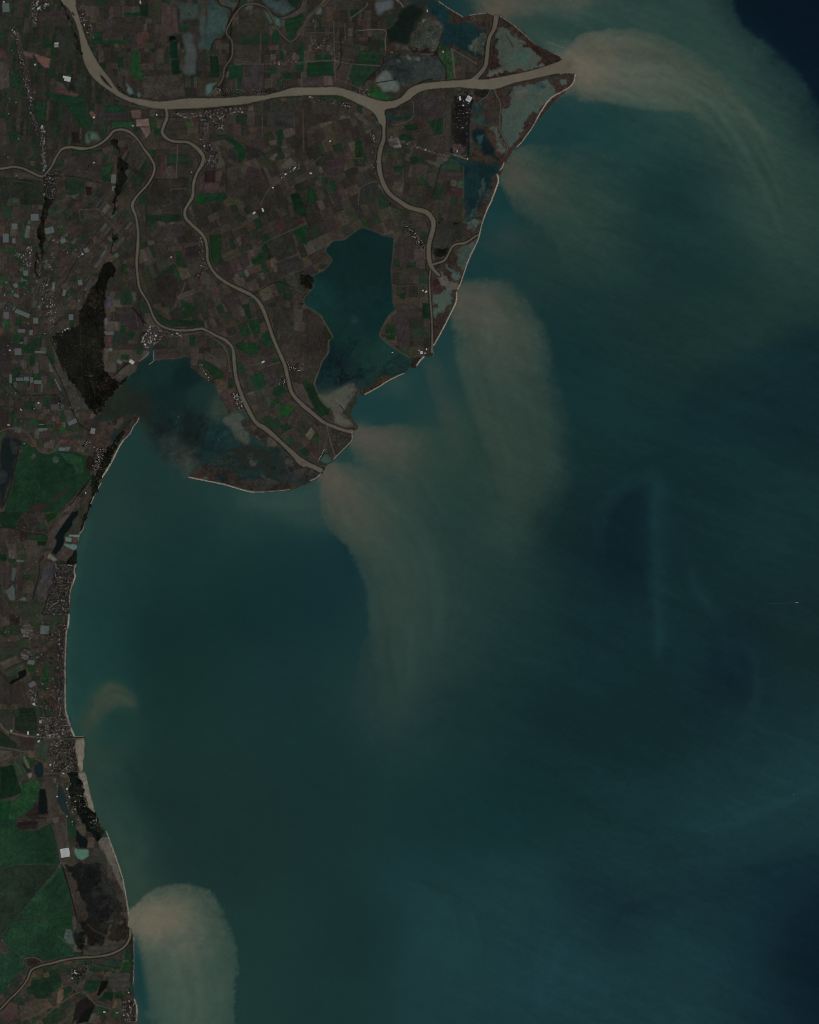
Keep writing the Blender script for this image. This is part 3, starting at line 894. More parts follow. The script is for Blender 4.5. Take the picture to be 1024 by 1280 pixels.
# ways: tile, colour, width, line
WAYS = """
T 256 0 8
64.58.48 .8: 560,360 555,640
64.58.48 .8: 300,640 600,640 820,625 1024,625
24.24.22 .9: 600,640 590,880
26.24.21 1.6: 130,0 160,50 250,85 265,150 230,250 190,380 100,400 60,500
26.24.21 1.8: 350,0 330,60 250,180 200,380
28.24.21 3: 330,90 270,200 260,340 250,560 200,740 170,900
26.24.22 1.6: 860,125 940,80 970,0
26.24.22 1.4: 580,40 690,140 760,170 870,130
T 384 0 8
66.60.50 .8: 265,210 280,760 300,790 520,880 560,920
72.66.56 .9: 0,618 250,605 445,640 740,660
66.62.52 .8: 445,640 395,830
62.56.46 .8: 80,200 90,470 150,480 155,600
62.56.46 .8: 0,330 270,330
80.74.64 1: 510,305 770,300 780,400 785,500
76.72.62 .9: 440,180 580,75 600,30
24.22.20 1.4: 770,570 740,660 600,790 560,860
58.54.46 3: 0,180 100,90 180,0
70.66.58 .8: 890,0 940,40 965,75
60.56.48 .8: 280,415 380,410 370,230
54.52.44 .8: 770,300 850,260 900,180
26.28.26 1.6: 300,700 340,600 330,300
T 440 0 8
24.22.20 1.4: 870,450 850,540 910,640 940,680 940,800
22.22.22 1.2: 240,830 420,800 430,790
30.24.20 1: 910,320 880,430 850,520
80.76.66 .9: 700,540 820,540
70.64.54 1: 860,0 1024,115
90.84.74 1: 450,0 490,30 510,70
24.22.20 1.6: 500,1000 620,870 720,810 800,790
T 256 128 8
70.62.54 .8: 980,60 990,480
58.54.46 .8: 575,110 575,340
62.58.50 1: 560,1020 640,870 760,770 900,650 960,590
52.48.42 .8: 620,520 900,680
50.46.40 .8: 540,500 680,680
24.24.22 .9: 215,640 215,900
T 384 128 8
62.58.48 .9: 0,300 70,300
62.58.50 1: 700,790 640,800 540,850 520,920 510,1024
56.52.44 1: 140,540 0,660
54.50.44 .8: 380,560 560,560
58.54.46 .8: 960,700 950,900
T 128 128 8
64.62.52 1: 755,410 745,640 740,760
58.54.46 .8: 680,870 840,860
24.22.20 1: 545,145 800,148
56.52.44 .8: 250,330 340,385
30.28.24 .8: 500,770 870,765
50.46.40 .8: 685,770 685,1024
T 0 128 8
24.24.22 1: 640,740 780,750 1024,810
40.36.30 .8: 840,0 1024,180
50.48.42 .7: 120,780 330,810
48.46.40 .7: 440,0 430,180
40.38.34 .7: 100,560 330,420
26.24.22 .8: 660,480 1024,480
T 0 256 8
24.24.22 .9: 1024,200 880,390 760,560 640,780
60.54.42 .9: 785,50 970,45 1020,90
60.54.44 .9: 790,50 810,150 830,160
56.50.42 .9: 0,760 90,800 130,960 200,1024
56.52.46 .8: 560,340 700,370 900,420
60.56.50 .8: 1010,700 900,830 850,930
T 0 384 8
20.22.20 1.3: 470,460 540,600 620,760 720,1024
22.24.22 1.1: 0,680 120,780 200,870 240,885 550,880 590,960 610,1024
48.44.38 .8: 220,465 470,465
56.52.44 .8: 600,150 690,160
60.56.48 1: 600,260 690,200
18.20.18 1.5: 500,300 560,440 640,640
T 256 256 8
56.54.44 .9: 590,380 760,300 880,250 1024,190
18.20.18 1: 600,390 640,470 645,540
20.22.20 1: 480,900 700,775 800,790 900,840 1000,900
54.50.42 .8: 740,570 940,490
60.54.44 .9: 900,840 990,890
50.48.40 .8: 420,650 560,600
52.48.42 .7: 240,540 430,460
50.46.40 .7: 60,100 120,230 200,260
T 128 256 8
58.50.42 1.8: 830,780 800,860 750,960 720,1024
50.48.42 .7: 660,190 830,180
24.26.22 .8: 435,0 435,450
60.54.44 .9: 0,100 100,200 180,300
18.18.18 .9: 370,900 370,1024
40.40.32 .8: 800,0 800,150 960,310 990,400
T 128 384 8
18.18.18 1: 370,0 390,110 440,240
64.56.50 .7: 320,0 360,200
64.58.50 .9: 610,280 740,290 960,250
40.30.26 1.6: 760,235 880,255 1024,230
56.52.44 1: 520,520 730,510 880,490
18.18.18 1.2: 110,690 240,570 270,560
52.44.30 1: 110,0 120,240
48.46.40 1.2: 0,1020 180,790 360,640
T 256 384 8
56.54.44 .8: 430,160 500,350
64.60.50 .9: 480,580 560,560
62.58.50 1: 620,590 750,550
54.52.46 .8: 770,210 900,205
60.56.46 .8: 0,440 100,500 240,600
40.32.28 1.6: 0,240 120,310 210,410 240,560
58.54.46 1.5: 20,260 180,380 230,480 250,640
52.48.40 .8: 440,690 510,830 560,960
24.24.20 1.1: 340,780 400,900 430,1024
T 384 384 8
62.58.46 1: 0,0 130,75 180,170 260,300
66.62.50 1: 215,330 215,450 150,540 125,620 70,760
64.60.48 1: 900,30 800,130 730,280 860,400 1024,505
60.58.46 1.4: 70,760 130,900 250,1015
T 490 120 8
66.62.52 .9: 0,430 210,500 400,560 500,590 590,600
22.24.22 1.1: 490,690 460,800 400,1024
54.50.42 .9: 520,210 510,380 430,400
20.20.18 1.1: 615,60 600,200 598,600
60.58.50 .8: 715,700 715,1024
44.42.36 .8: 780,380 800,620
14.22.26 2.4: 810,40 770,200 765,600
88.84.76 1: 600,580 760,635
72.66.58 .8: 210,50 210,210 100,275 0,290
48.46.40 .8: 110,730 100,920
22.24.22 .9: 600,620 640,630 700,690
T 490 270 8
26.24.20 2: 440,470 480,440 530,430
52.48.40 .9: 30,705 340,690
60.56.48 1.2: 360,600 390,640
22.22.18 1.6: 335,440 345,560
70.64.56 1.2: 250,200 330,320
46.44.38 .7: 220,60 220,430
50.46.40 1: 20,210 10,400
T 350 480 8
66.62.52 .9: 480,200 680,340
44.36.30 1.2: 590,200 640,260 680,340 730,390 770,400 780,440 740,465
52.48.40 .9: 400,480 400,760
30.26.22 1.6: 480,830 560,740 620,680 720,580
26.24.20 1.6: 290,770 400,840 450,850
38.34.28 1: 470,460 500,560 545,700
T 0 512 8
60.52.44 1.4: 0,220 90,190 190,195 290,250 350,350 410,420 520,430 590,340 620,300
54.46.38 1: 700,340 800,375 930,380 1024,330
18.20.18 1.3: 720,0 800,150 900,210
16.18.16 1.2: 940,650 860,740 780,860 700,960
62.58.52 .9: 800,860 930,690 960,560 965,420
22.22.20 1.1: 190,340 160,540 130,640 110,760 40,960
60.56.46 .8: 620,270 780,225
T 0 640 8
22.22.20 1.1: 0,150 150,170 280,210 460,230
30.28.26 .9: 70,770 150,700
48.44.38 1.2: 0,830 60,900 130,1024
22.20.18 1.2: 330,880 350,780 390,640 400,500 440,440
T 0 768 8
26.24.22 1: 0,570 90,690 120,780
22.22.20 .8: 40,560 240,470
T 0 896 8
84.78.68 1: 0,60 60,140 200,180 380,205 740,215
70.66.58 1: 0,300 150,330 300,360
66.58.50 1: 440,570 640,565 820,550
54.50.42 1.4: 0,490 120,420 260,370
70.54.48 1: 350,420 420,450 520,560
T 0 1024 8
38.50.38 .8: 0,500 200,450 610,455
40.52.38 .9: 610,460 500,600 390,720 140,1024
48.52.44 .8: 360,100 510,35
18.18.16 1.6: 620,460 700,720 770,1000
62.56.48 1: 770,230 790,290
66.62.54 .7: 660,10 670,190
T 0 1120 8
44.54.42 .8: 140,256 20,430 250,620
T 60 1152 8
62.58.50 1.1: 0,920 100,840 200,770 300,710 360,710 420,760 480,830 560,850 640,880
56.56.48 .7: 430,430 600,470 720,490 760,300
58.56.48 .7: 450,360 450,430
56.58.50 .9: 110,1000 150,1010 240,900
52.46.36 1: 400,30 480,100 580,140
48.44.36 .8: 420,250 540,245 590,130
62.58.50 1: 100,140 290,300
T 560 0 5.753
74.70.62 .9: 20,350 60,370 210,460
30.24.20 .8: 300,260 290,400 240,560
34.26.22 1: 420,250 470,340
38.30.26 .9: 690,300 740,310 850,345
96.92.84 .8: 885,410 895,450 910,420
66.60.50 2: 30,360 50,560
T 560 90 5.69
90.86.78 .9: 760,215 860,130
40.30.26 1: 330,170 370,230 365,420 430,540
"""
def ways(txt):
    ox = oy = 0; z = 8.0
    for ln in txt.strip().splitlines():
        if ln[0] == 'T':
            _, a, b, c = ln.split(); ox, oy, z = float(a), float(b), float(c); continue
        k, p = ln.split(':'); c, w = k.split()
        yield tuple(int(t) for t in c.split('.')), float(w), [(ox + x / z, oy + y / z) for x, y in parse(p)]
# towns and hamlets: area or road line, how many houses, how many of them stand as single objects, share of white and terracotta roofs, share of trees
TOWNS = [
 ("houses of the north-western village", "p 41,2 60,0 62,7 50,15 46,18 46,34 40,34 40,16", 110, 14, .6, .2, .4, 'small house in the white village at the top left'),
 ("houses along the northern road", "l 17,36 24,52 26,66 28,80 32,96 35,112 38,128 43,152 49,168", 210, 12, .4, .2, .8, 'small house along the long road running down the north-west', 5),
 ("houses of the street above the bridge town", "l 53,158 54,176 54,196 56,212", 240, 14, .5, .2, .6, 'small house on the dense street leading south to the bridge'),
 ("houses of the bridge town", "p 55,216 72,215 76,220 70,226 70,249 56,249 55,230", 210, 12, .5, .3, 1.2, 'small house of the town south of the western river bridge'),
 ("houses of the riverside village", "p 212,141 240,140 257,139 272,136 300,135 304,140 284,145 280,162 271,163 266,150 240,150", 330, 20, .45, .35, .6, 'small house in the village on the south bank of the widest river'),
 ("houses beyond the second river", "p 246,150 258,148 258,180 272,184 274,200 268,210 256,206 250,176", 170, 10, .4, .2, .7, 'small house in the scattered hamlet east of the second river'),
 ("houses of the eastern river arm hamlet", "p 484,168 498,173 502,184 494,188 485,180", 80, 10, .6, .1, .3, 'small house in the hamlet on the right bank of the eastern arm'),
 ("houses on the left bank of the eastern arm", "l 467,170 469,180 469,195 468,214", 30, 4, .7, .1, 1.2, 'small house on the left bank of the eastern arm'),
 ("houses of the western road town", "l 51,330 54,348 57,362 60,378 64,394 62,408", 330, 16, .3, .55, .4, 'small terracotta or white house of the long town in the greenhouse plain', 13),
 ("houses of the west plain hamlet", "l 20,318 28,322 36,330 38,308 32,314", 80, 10, .7, .2, .2, 'small house in the hooked hamlet left of the woodland strip'),
 ("houses of the harbour town", "p 178,412 186,406 200,410 206,418 198,428 192,432 183,436 176,428", 220, 16, .5, .35, .2, 'small house of the harbour town above the sheltered bay'),
 ("houses along the levee east of the harbour town", "l 200,413 214,417 228,418", 40, 2, .4, .3, .3, 'small house along the levee east of the harbour town'),
 ("houses of the beach town", "p 69,704 94,707 93,722 88,748 86,768 54,768 61,744 66,724", 950, 26, .38, .35, 1.0, 'small holiday house in the dense northern beach town'),
 ("houses of the beach strip", "p 72,780 85,780 82,850 82,896 74,896 70,850 72,810", 640, 14, .4, .4, .9, 'small holiday house on the long strip behind the beach'),
 ("houses of the orchard belt behind the beach", "p 46,776 70,780 72,840 72,896 48,896 46,850", 170, 4, .35, .3, 1.8, 'small house among dark orchards between the inland town and the beach strip'),
 ("houses of the inland town, north part", "p 25,776 40,775 43,796 36,800 26,797", 200, 12, .5, .4, .3, 'small house in the north part of the inland town'),
 ("houses of the inland town, middle part", "p 26,811 43,813 40,824 34,826 26,822", 110, 8, .6, .2, .5, 'small house in the middle part of the inland town'),
 ("houses of the inland town, south part", "p 36,860 47,866 48,884 39,882", 80, 6, .6, .2, .5, 'small house in the south part of the inland town'),
 ("houses of the canal town", "p 48,896 86,896 92,921 50,922", 520, 18, .4, .35, .6, 'small house of the town on the north side of the boat canal'),
 ("houses south of the boat canal", "p 62,925 94,926 96,962 84,966 64,966", 330, 12, .5, .2, 1.2, 'small house between the boat canal and the second jetty'),
 ("holiday houses in the resort wood", "l 88,970 96,990 104,1010 116,1030 96,1012 86,990", 260, 8, .7, .1, .4, 'small holiday house among the resort pines', 16),
 ("houses of the spit hamlet", "p 120,560 133,560 128,576 122,588 116,590 116,582 121,574", 160, 8, .3, .4, .6, 'small house at the foot of the northern spit'),
 ("houses of the levee crossing", "l 106,556 112,552 114,558", 24, 3, .7, .1, .5, 'small house at the levee crossing near the spit'),
 ("houses of the southern beach hamlet", "p 153,1248 170,1250 171,1278 153,1278", 170, 8, .4, .4, .6, 'small house in the southern beach hamlet'),
 ("houses by the southern river farm", "p 88,1212 108,1205 110,1212 104,1224 92,1224", 40, 4, .5, .2, 1.5, 'small house around the farm south of the narrow river'),
 ("houses of the bayside hamlet", "p 290,490 298,492 305,506 302,513 294,508", 90, 8, .6, .2, .4, 'small house in the hamlet between the bay and the southernmost river'),
 ("houses of the bay shore", "l 250,456 256,464 262,472", 26, 4, .7, .1, .2, 'small house on the eastern shore of the sheltered bay'),
 ("houses along the middle river", "l 249,298 252,312 254,326 252,338 246,346", 70, 6, .5, .2, .8, 'small house along the left bank of the middle river'),
 ("houses of the lagoon river hamlet", "l 504,278 514,288 522,300 531,308", 70, 6, .5, .2, .7, 'small house of the hamlet west of the eastern arm'),
 ("houses of the north farms", "l 464,113 450,115 458,118", 22, 3, .7, .1, .5, 'small house where the widest river forks north'),
 ("houses of the long reach farms", "l 388,122 394,126 430,130 436,134", 40, 4, .6, .2, .6, 'small house on the south bank near the river fork'),
 ("houses of the fish farm", "p 571,114 590,114 588,124 586,160 568,160", 70, 6, .35, .2, .4, 'small pale shed inside the dark fish farm'),
 ("houses of the mid-delta farms", "l 349,220 358,216 366,211 374,207", 30, 3, .7, .1, .8, 'small shed along the diagonal farm road'),
 ("houses on the lower middle river", "l 360,456 366,460 372,462", 30, 4, .7, .1, .9, 'small house on the right bank of the lower middle river'),
 ("houses of the lower levee hamlet", "l 352,472 356,478 348,477", 26, 3, .7, .1, .6, 'small house on the left bank of the lower middle river'),
 ("houses of the north-east plain", "l 391,25 394,58 397,59 416,46 418,75 432,47", 30, 5, .8, .1, .3, 'small farm shed on the gridded northern plain', 3),
 ("houses of the middle river fork", "l 337,78 348,79 358,78 372,77", 16, 4, .8, .1, .5, 'small farm shed along the straight northern road', 3),
 ("houses along the eastern cross road", "l 491,174 517,182 536,189 553,194", 30, 6, .8, .1, .4, 'small farmhouse along the cross road east of the eastern arm', 3),
 ("houses of the west bank farms", "l 100,8 104,24 112,36 114,46", 34, 4, .6, .2, .9, 'small farmhouse right of the widest river at the top', 6),
 ("houses of the reach bank", "l 268,110 290,114 320,114 373,108", 26, 3, .5, .2, 1.2, 'small hut on the north bank of the long reach', 4),
 ("scattered farms of the west", "l 5,45 12,190 8,370 60,330 85,290 110,345 30,420 20,500 90,500", 190, 6, .7, .2, .6, 'lone small farmhouse on the western plain', 26),
 ("scattered farms of the south-west", "l 14,675 30,684 36,707 20,760 12,790 34,800", 40, 4, .7, .2, .6, 'lone small farmhouse on the south-western plain', 14),
]
# ------------------------------------------------------------------ colour of the open water (suspended silt), sampled every two map units
SEA = Raster(X0, X1, Y0, Y1, 0.5)
sx = X0 + 2 * np.arange(SEA.w + 1); sy = Y0 + 2 * np.arange(SEA.h + 1)   # sea vertices
SH = (len(sy), len(sx))
class Lattice(Raster):
    def __init__(self): self.x0, self.y0, self.s = X0 - 1.0, Y0 - 1.0, 0.5; self.h, self.w = SH
SV = Lattice()
def spread(pts, xs, ys, s=34.0, p=3.0):
    num = np.zeros((len(ys), len(xs), 3), np.float32); den = np.zeros((len(ys), len(xs)), np.float32)
    for x, y, r, g, b in pts:
        d2 = (xs[None, :] - x) ** 2 + (ys[:, None] - y) ** 2
        w = (1.0 / (d2 + s * s) ** p).astype(np.float32) * 1e6
        num += w[..., None] * np.array([r, g, b], np.float32); den += w
    return num / den[..., None]
def blur3(m, s): return np.stack([blur(m[..., k], s) for k in range(3)], -1)
def pt5(t):
    v = [float(k) for k in t.replace(':', ' ').replace(',', ' ').split()]
    return [tuple(v[i:i + 5]) for i in range(0, len(v), 5)]
SEA_PTS = pt5("""750,20,33,57,56 850,30,33,60,58 900,60,38,62,58 880,100,44,64,58 960,110,38,62,58 1000,200,34,59,55 1000,300,35,57,54 960,260,38,60,55 760,155,26,55,57 700,190,26,54,56 830,170,30,58,57 850,230,20,46,49
800,280,25,51,51 900,330,22,48,48 880,260,24,50,51 1010,380,29,53,51 760,330,28,52,51 700,330,31,54,51 620,260,22,54,57 612,330,24,52,55 660,310,30,54,52 800,400,24,47,47 720,440,19,44,47 720,380,23,48,49 900,410,27,50,48 1000,440,18,42,46 960,400,28,51,49
1000,520,17,40,45 850,520,18,42,45 750,520,20,45,47 860,460,24,47,47 620,600,36,58,53 720,640,19,42,45 800,660,16,39,45 900,600,18,42,45 1000,650,20,44,47 900,760,18,42,46 1010,800,20,42,45 760,680,15,37,43 910,850,15,37,44 860,820,18,43,48
760,800,18,43,48 650,800,22,46,48 560,560,40,61,55 580,690,33,56,53 550,800,30,53,52 505,760,38,59,54 610,740,27,52,51 480,500,25,54,56 510,500,27,55,56 350,690,19,45,48 280,645,25,50,50 200,640,26,50,49 130,640,31,54,51 110,700,29,54,52 160,720,24,51,50 110,740,26,54,54
300,760,18,43,45 250,680,21,47,47 200,740,20,46,45 400,760,18,43,47 430,720,18,44,50 200,800,18,42,42 130,800,24,52,54 98,800,31,63,58 98,870,30,61,57 110,840,26,55,55 220,850,21,45,43 350,850,22,46,48 440,830,24,49,51 480,870,29,53,52 300,950,24,48,47 150,985,27,50,47 200,1010,23,45,44 400,950,22,47,49 500,950,24,49,51 600,900,21,45,47
700,900,18,42,46 800,900,17,41,45 950,910,20,45,51 1010,960,25,53,58 900,1000,22,50,54 960,980,24,52,56 800,1020,20,47,51 650,1000,18,45,48 550,1010,20,47,49 400,1080,24,49,49 300,1070,24,47,46 210,1070,25,47,46 160,1055,31,54,50 165,1095,44,61,54 350,1160,26,51,50 450,1180,23,48,50 515,1110,25,53,57 560,1180,28,57,60 530,1250,26,53,57
640,1130,26,55,59 700,1200,25,53,60 800,1075,23,50,54 760,1140,20,45,53 860,1165,24,53,60 890,1120,20,45,53 980,1110,17,41,50 1010,1200,13,33,43 950,1250,18,43,52 850,1250,25,53,59 930,1180,19,46,55 330,1270,27,52,51 420,1250,24,50,51 1100,1250,11,28,40 1100,700,19,42,46 1100,300,32,55,52 640,30,44,62,57 600,-80,40,60,56
480,20,18,46,50 540,40,18,46,52 420,585,34,58,56 300,625,36,58,55 360,640,30,56,55 460,790,22,48,51""")
BAY_PTS = pt5("""230,470,15,37,37 205,462,20,46,46 180,470,21,44,42 150,500,31,41,36 175,507,30,38,33 140,517,31,36,30 215,520,21,41,41 250,500,25,49,47 276,512,46,62,55 240,530,19,33,33 240,545,17,28,28
200,530,21,36,36 210,560,38,50,48 230,572,46,53,51 190,560,27,47,45 270,540,22,45,47 260,560,22,41,42 215,585,36,56,54 195,590,31,55,51 180,560,30,46,40 178,540,32,41,34 205,500,18,38,39 300,560,24,45,46 320,580,22,42,43""")
LAKE_PTS = pt5("""450,300,13,37,39 470,330,13,39,41 440,350,14,41,43 440,390,15,43,45 396,378,19,53,55 410,395,17,48,50 470,400,14,42,46 440,430,18,47,47 425,460,17,38,42 410,450,14,36,44 455,460,21,50,49 490,445,22,51,50
410,480,17,40,46 430,478,20,44,44 450,480,20,42,44 500,450,25,52,52 455,500,27,50,50 440,490,40,56,54 425,500,66,70,62 412,505,60,70,62 480,470,24,46,46 420,320,14,40,43 485,310,13,37,40""")
rgb = blur3(spread(SEA_PTS, sx, sy), 9.0) * np.array((.99, 1.0, .972), np.float32)
wx_n = fbm(SH, 3.0, 1) ; wy_n = fbm(SH, 3.0, 2)
fine1 = fbm(SH, 1.8, 3); med1 = fbm(SH, 2.6, 4)
gx = np.arange(SH[1])[None, :].repeat(SH[0], 0); gy_ = np.arange(SH[0])[:, None].repeat(SH[1], 1)
def warp(m, amp):
    ix = np.clip(np.round(gx + wx_n * amp + fine1 * amp * 0.25), 0, SH[1] - 1).astype(int)
    iy = np.clip(np.round(gy_ + wy_n * amp + med1 * amp * 0.25), 0, SH[0] - 1).astype(int)
    return m[iy, ix]
def fill(pts): return SV.mask(smooth(pts, 5, True)).astype(np.float32)
def lay(alpha, col, amt=1.0):
    global rgb
    c = np.array(col, np.float32)
    rgb = rgb + (alpha * amt)[..., None] * (c - rgb)
feath = warp(fbm(SH, 2.3, 90), 6.0)
def plume(pts, col, soft, amt=1.0, front=None, fsoft=1.0, w=1.9, fade=None):
    """silt cloud: soft outline; where `front` is given the cloud ends sharply at that outline; `fade` = centre x, y, reach"""
    a = blur(fill(parse(pts)), soft / 2)
    if soft > 5: a = np.clip(a + .5 * a * (1 - a) * feath, 0, 1)
    if front is not None: a = a * blur(fill(parse(front)), fsoft / 3)
    a = warp(a, w)
    if fade:
        d = np.hypot(sx[None, :] - fade[0], sy[:, None] - fade[1])
        a = a * np.exp(-(d / fade[2]) ** 2)
    lay(a.astype(np.float32), col, amt)
def streak(pts, col, width, soft, amt=1.0, w=1.0):
    m = np.zeros(SH, np.float32)
    p = smooth(parse(pts), 5)
    for a, b, al in SV.stroke(p, width): m[a, b] = np.maximum(m[a, b], al)
    lay(warp(blur(m, soft / 2), w), col, amt)

# north-east: halo, navy open sea beyond a sharp front, the main mouth's brown cloud
plume("600,-140 760,-140 900,-60 960,60 1010,160 1030,300 980,350 920,300 860,190 800,140 740,110 700,40 640,30", (43, 63, 57), 40, .55)
navy = "860,-140 905,-60 913,-10 916,4 921,20 925,28 940,40 953,50 966,61 978,70 988,80 998,92 1006,102 1013,114 1019,124 1030,140 1060,190 1170,240 1170,-140"
plume(navy, (8, 27, 37), 2.2, .93, w=.7)
plume("920,0 950,60 1000,110 1040,180 1170,200 1170,-140 920,-140", (7, 20, 32), 24, .8)
core_front = "640,60 700,66 716,55 728,43 742,37 760,36 790,35 830,44 880,70 925,110 960,160 1000,240 1020,330 960,300 915,230 885,170 872,143 850,137 820,136 800,135 778,130 755,124 738,121 722,112 700,110"
plume("690,84 712,50 740,34 790,33 850,44 900,78 950,130 990,210 1000,280 960,250 900,170 850,140 800,138 750,126 718,110", (58, 71, 62), 18, .72, core_front, 2.2, w=.9, fade=(745, 80, 230))
plume("690,84 714,52 742,36 790,40 830,62 870,90 900,125 870,135 810,132 760,124 720,110", (71, 77, 67), 22, .78, core_front, 2.2, w=.9)
plume("690,88 712,62 745,46 780,60 810,90 800,118 760,116 722,104", (80, 80, 69), 26, .4, core_front, 2.4)
streak("790,58 835,74 870,90 900,110 930,140 955,165 975,190", (74, 77, 64), 5, 5, .5)
streak("772,60 800,70 840,86 870,102 900,124 930,160", (52, 64, 57), 5, 6, .5)
streak("740,96 780,108 830,118 870,134", (62, 66, 57), 4, 6, .4)
streak("880,100 915,130 945,170 975,215 1000,270", (58, 70, 61), 14, 14, .25)
plume("672,40 700,48 728,52 712,66 690,62", (58, 74, 68), 6, .55)
# northern small mouth
plume("596,14 594,6 605,-10 640,-30 760,-30 740,6 700,14 660,18 634,20 618,24", (70, 72, 63), 10, .85, "580,-60 900,-60 900,30 740,26 700,15 655,17 632,15 618,26 600,18 593,12", 2.5)
streak("630,16 670,17 710,22 745,32", (60, 70, 62), 3, 3, .5)
streak("650,8 700,8 760,14 830,26", (52, 66, 60), 9, 10, .6)
plume("700,70 716,66 730,62 742,72 744,92 734,106 722,98 706,92", (86, 81, 70), 14, .95)
plume("612,26 614,10 606,-6 636,-8 634,10 630,22", (84, 79, 68), 10, .9)
# second mouth (636,190)
f3 = "632,186 645,184 660,178 700,170 760,180 820,230 830,330 740,350 712,330 700,300 690,288 678,278 664,269 652,262 645,250 638,235 632,222 629,206"
plume("634,188 660,180 710,178 760,200 790,260 770,320 720,320 690,290 660,268 640,245 630,215", (46, 66, 58), 26, .85, f3, 2.6)
plume("633,188 650,184 690,186 716,206 716,250 700,282 676,272 652,258 638,235 631,212", (57, 68, 60), 20, .8, f3, 3)
plume("634,190 655,188 680,200 684,230 668,255 650,250 637,228", (72, 74, 65), 18, .75, f3, 3)
plume("600,292 612,288 625,286 640,276 660,280 672,300 640,310 610,306", (50, 62, 56), 12, .6)
# third mouth (573,362)
f4 = "566,362 574,354 585,350 600,348 618,347 640,350 656,362 664,376 672,390 684,404 688,424 692,445 700,480 720,540 700,640 640,720 560,740 560,620 598,560 590,530 580,500 576,470 571,440 568,410 567,385"
plume("570,360 590,352 620,349 650,356 668,384 684,410 690,450 700,510 700,570 670,640 640,690 600,680 600,620 604,570 584,510 572,450 568,400", (48, 64, 57), 16, .85, f4, 4)
plume("570,362 590,352 625,350 652,362 668,392 682,430 680,480 650,480 610,470 584,470 574,440 569,400", (60, 70, 62), 22, .8, f4, 4)
plume("571,366 590,354 622,354 642,372 640,410 615,430 590,425 573,408", (72, 75, 66), 22, .75, f4, 4)
streak("578,440 590,480 604,515 618,550 628,590 634,625", (60, 72, 63), 12, 10, .6)
streak("640,380 655,430 668,490 672,550", (50, 64, 57), 10, 12, .4)
# harbour cape
plume("527,451 534,447 543,446 552,466 560,488 572,520 580,560 572,590 560,565 552,530 540,495 532,465", (50, 63, 57), 7, .75, "526,448 545,440 580,480 600,640 560,620 545,520 535,488 530,465", 2)
plume("500,472 520,466 505,478 502,490 478,488 455,496 470,484", (48, 66, 61), 8, .55)
# fourth mouth (444,540)
f6 = "438,534 446,533 470,531 500,529 530,531 560,545 560,660 480,640 446,580 440,556"
plume("441,540 460,531 500,530 532,536 545,570 540,620 520,650 490,610 460,580 444,562", (50, 64, 57), 16, .8, f6, 3)
plume("441,542 465,532 500,532 522,546 515,575 490,588 465,574 446,560", (70, 72, 63), 14, .8, f6, 3)
# southernmost mouth (405,590): the long curved tail
f7 = "400,590 408,584 420,581 440,581 470,590 510,610 560,640 640,760 600,960 480,960 440,880 456,800 458,770 456,748 452,728 446,708 438,692 428,678 414,664 406,650 402,634 400,612"
plume("403,590 430,582 470,594 510,620 540,660 555,720 556,800 536,880 505,920 470,900 456,840 458,760 448,710 428,680 406,650 401,615", (42, 60, 55), 22, .9, f7, 2.6)
plume("403,592 430,584 470,598 505,630 535,670 545,730 535,800 505,830 475,800 462,750 450,706 430,678 408,650 402,618", (51, 66, 59), 26, .75, f7, 2.6)
plume("404,594 426,586 455,596 476,622 478,660 462,690 440,680 416,650 404,620", (64, 70, 61), 22, .75, f7, 2.6)
streak("424,582 448,592 474,612 500,636 520,652", (42, 62, 57), 4, 5, .6)
streak("500,620 524,650 538,690 540,740", (58, 69, 60), 5, 6, .4)
streak("446,600 480,640 506,690 516,750", (46, 62, 56), 8, 10, .35)
plume("360,616 400,606 402,640 412,662 380,655 340,640 300,628 320,618", (46, 66, 60), 9, .7)
plume("400,590 408,582 420,584 424,600 412,612 402,606", (78, 76, 66), 8, .8)
plume("440,536 450,532 462,534 464,550 450,556 441,548", (76, 75, 66), 8, .8)
plume("568,358 578,354 588,360 588,376 576,382 570,372", (78, 76, 66), 10, .8)
# southern river cloud
f8 = "148,1170 148,1138 166,1137 174,1128 186,1117 198,1110 214,1106 232,1105 248,1108 260,1112 272,1122 281,1135 287,1148 293,1166 297,1188 300,1214 301,1245 300,1280 300,1400 196,1400 190,1290 186,1250 181,1215 176,1190 172,1176"
plume("140,1168 140,1142 176,1122 200,1106 240,1102 270,1114 288,1142 300,1190 304,1250 304,1400 196,1400 184,1260 178,1210 170,1176", (48, 70, 62), 10, .95, f8, 1.8, w=1.9)
plume("140,1168 140,1140 180,1118 205,1108 240,1108 262,1130 276,1170 280,1240 270,1300 215,1300 192,1240 182,1200", (66, 79, 69), 26, .85, f8, 1.8, w=1.9)
plume("140,1168 140,1138 182,1118 208,1108 244,1110 266,1136 256,1176 220,1190 190,1180 174,1168", (98, 94, 79), 22, .95, f8, 1.8, w=1.9)
plume("168,1168 174,1178 178,1200 182,1230 186,1258 178,1260 172,1250 168,1220", (22, 52, 54), 2.5, .9, w=.3)
plume("168,1250 190,1255 192,1300 170,1300", (36, 62, 58), 8, .6)
# small clouds off the beach town
plume("108,916 118,900 126,880 130,866 142,858 158,861 170,874 174,892 164,884 152,884 138,892 124,906", (54, 66, 56), 4, .95, w=1.2)
streak("106,920 122,905 138,890 152,880", (58, 68, 56), 3, 3, .7)
streak("106,962 122,950 140,942 160,938", (50, 58, 46), 12, 6, .8)
plume("142,904 152,894 162,892 168,900 170,916 152,918", (26, 52, 48), 8, .3)
plume("110,925 150,900 178,905 182,930 150,960 112,960", (30, 55, 50), 10, .6)
plume("112,985 130,965 160,990 180,1030 188,1080 160,1060 135,1040", (38, 60, 54), 12, .7)
streak("140,1052 160,1050 180,1062 170,1075 155,1080", (50, 68, 60), 5, 5, .7)
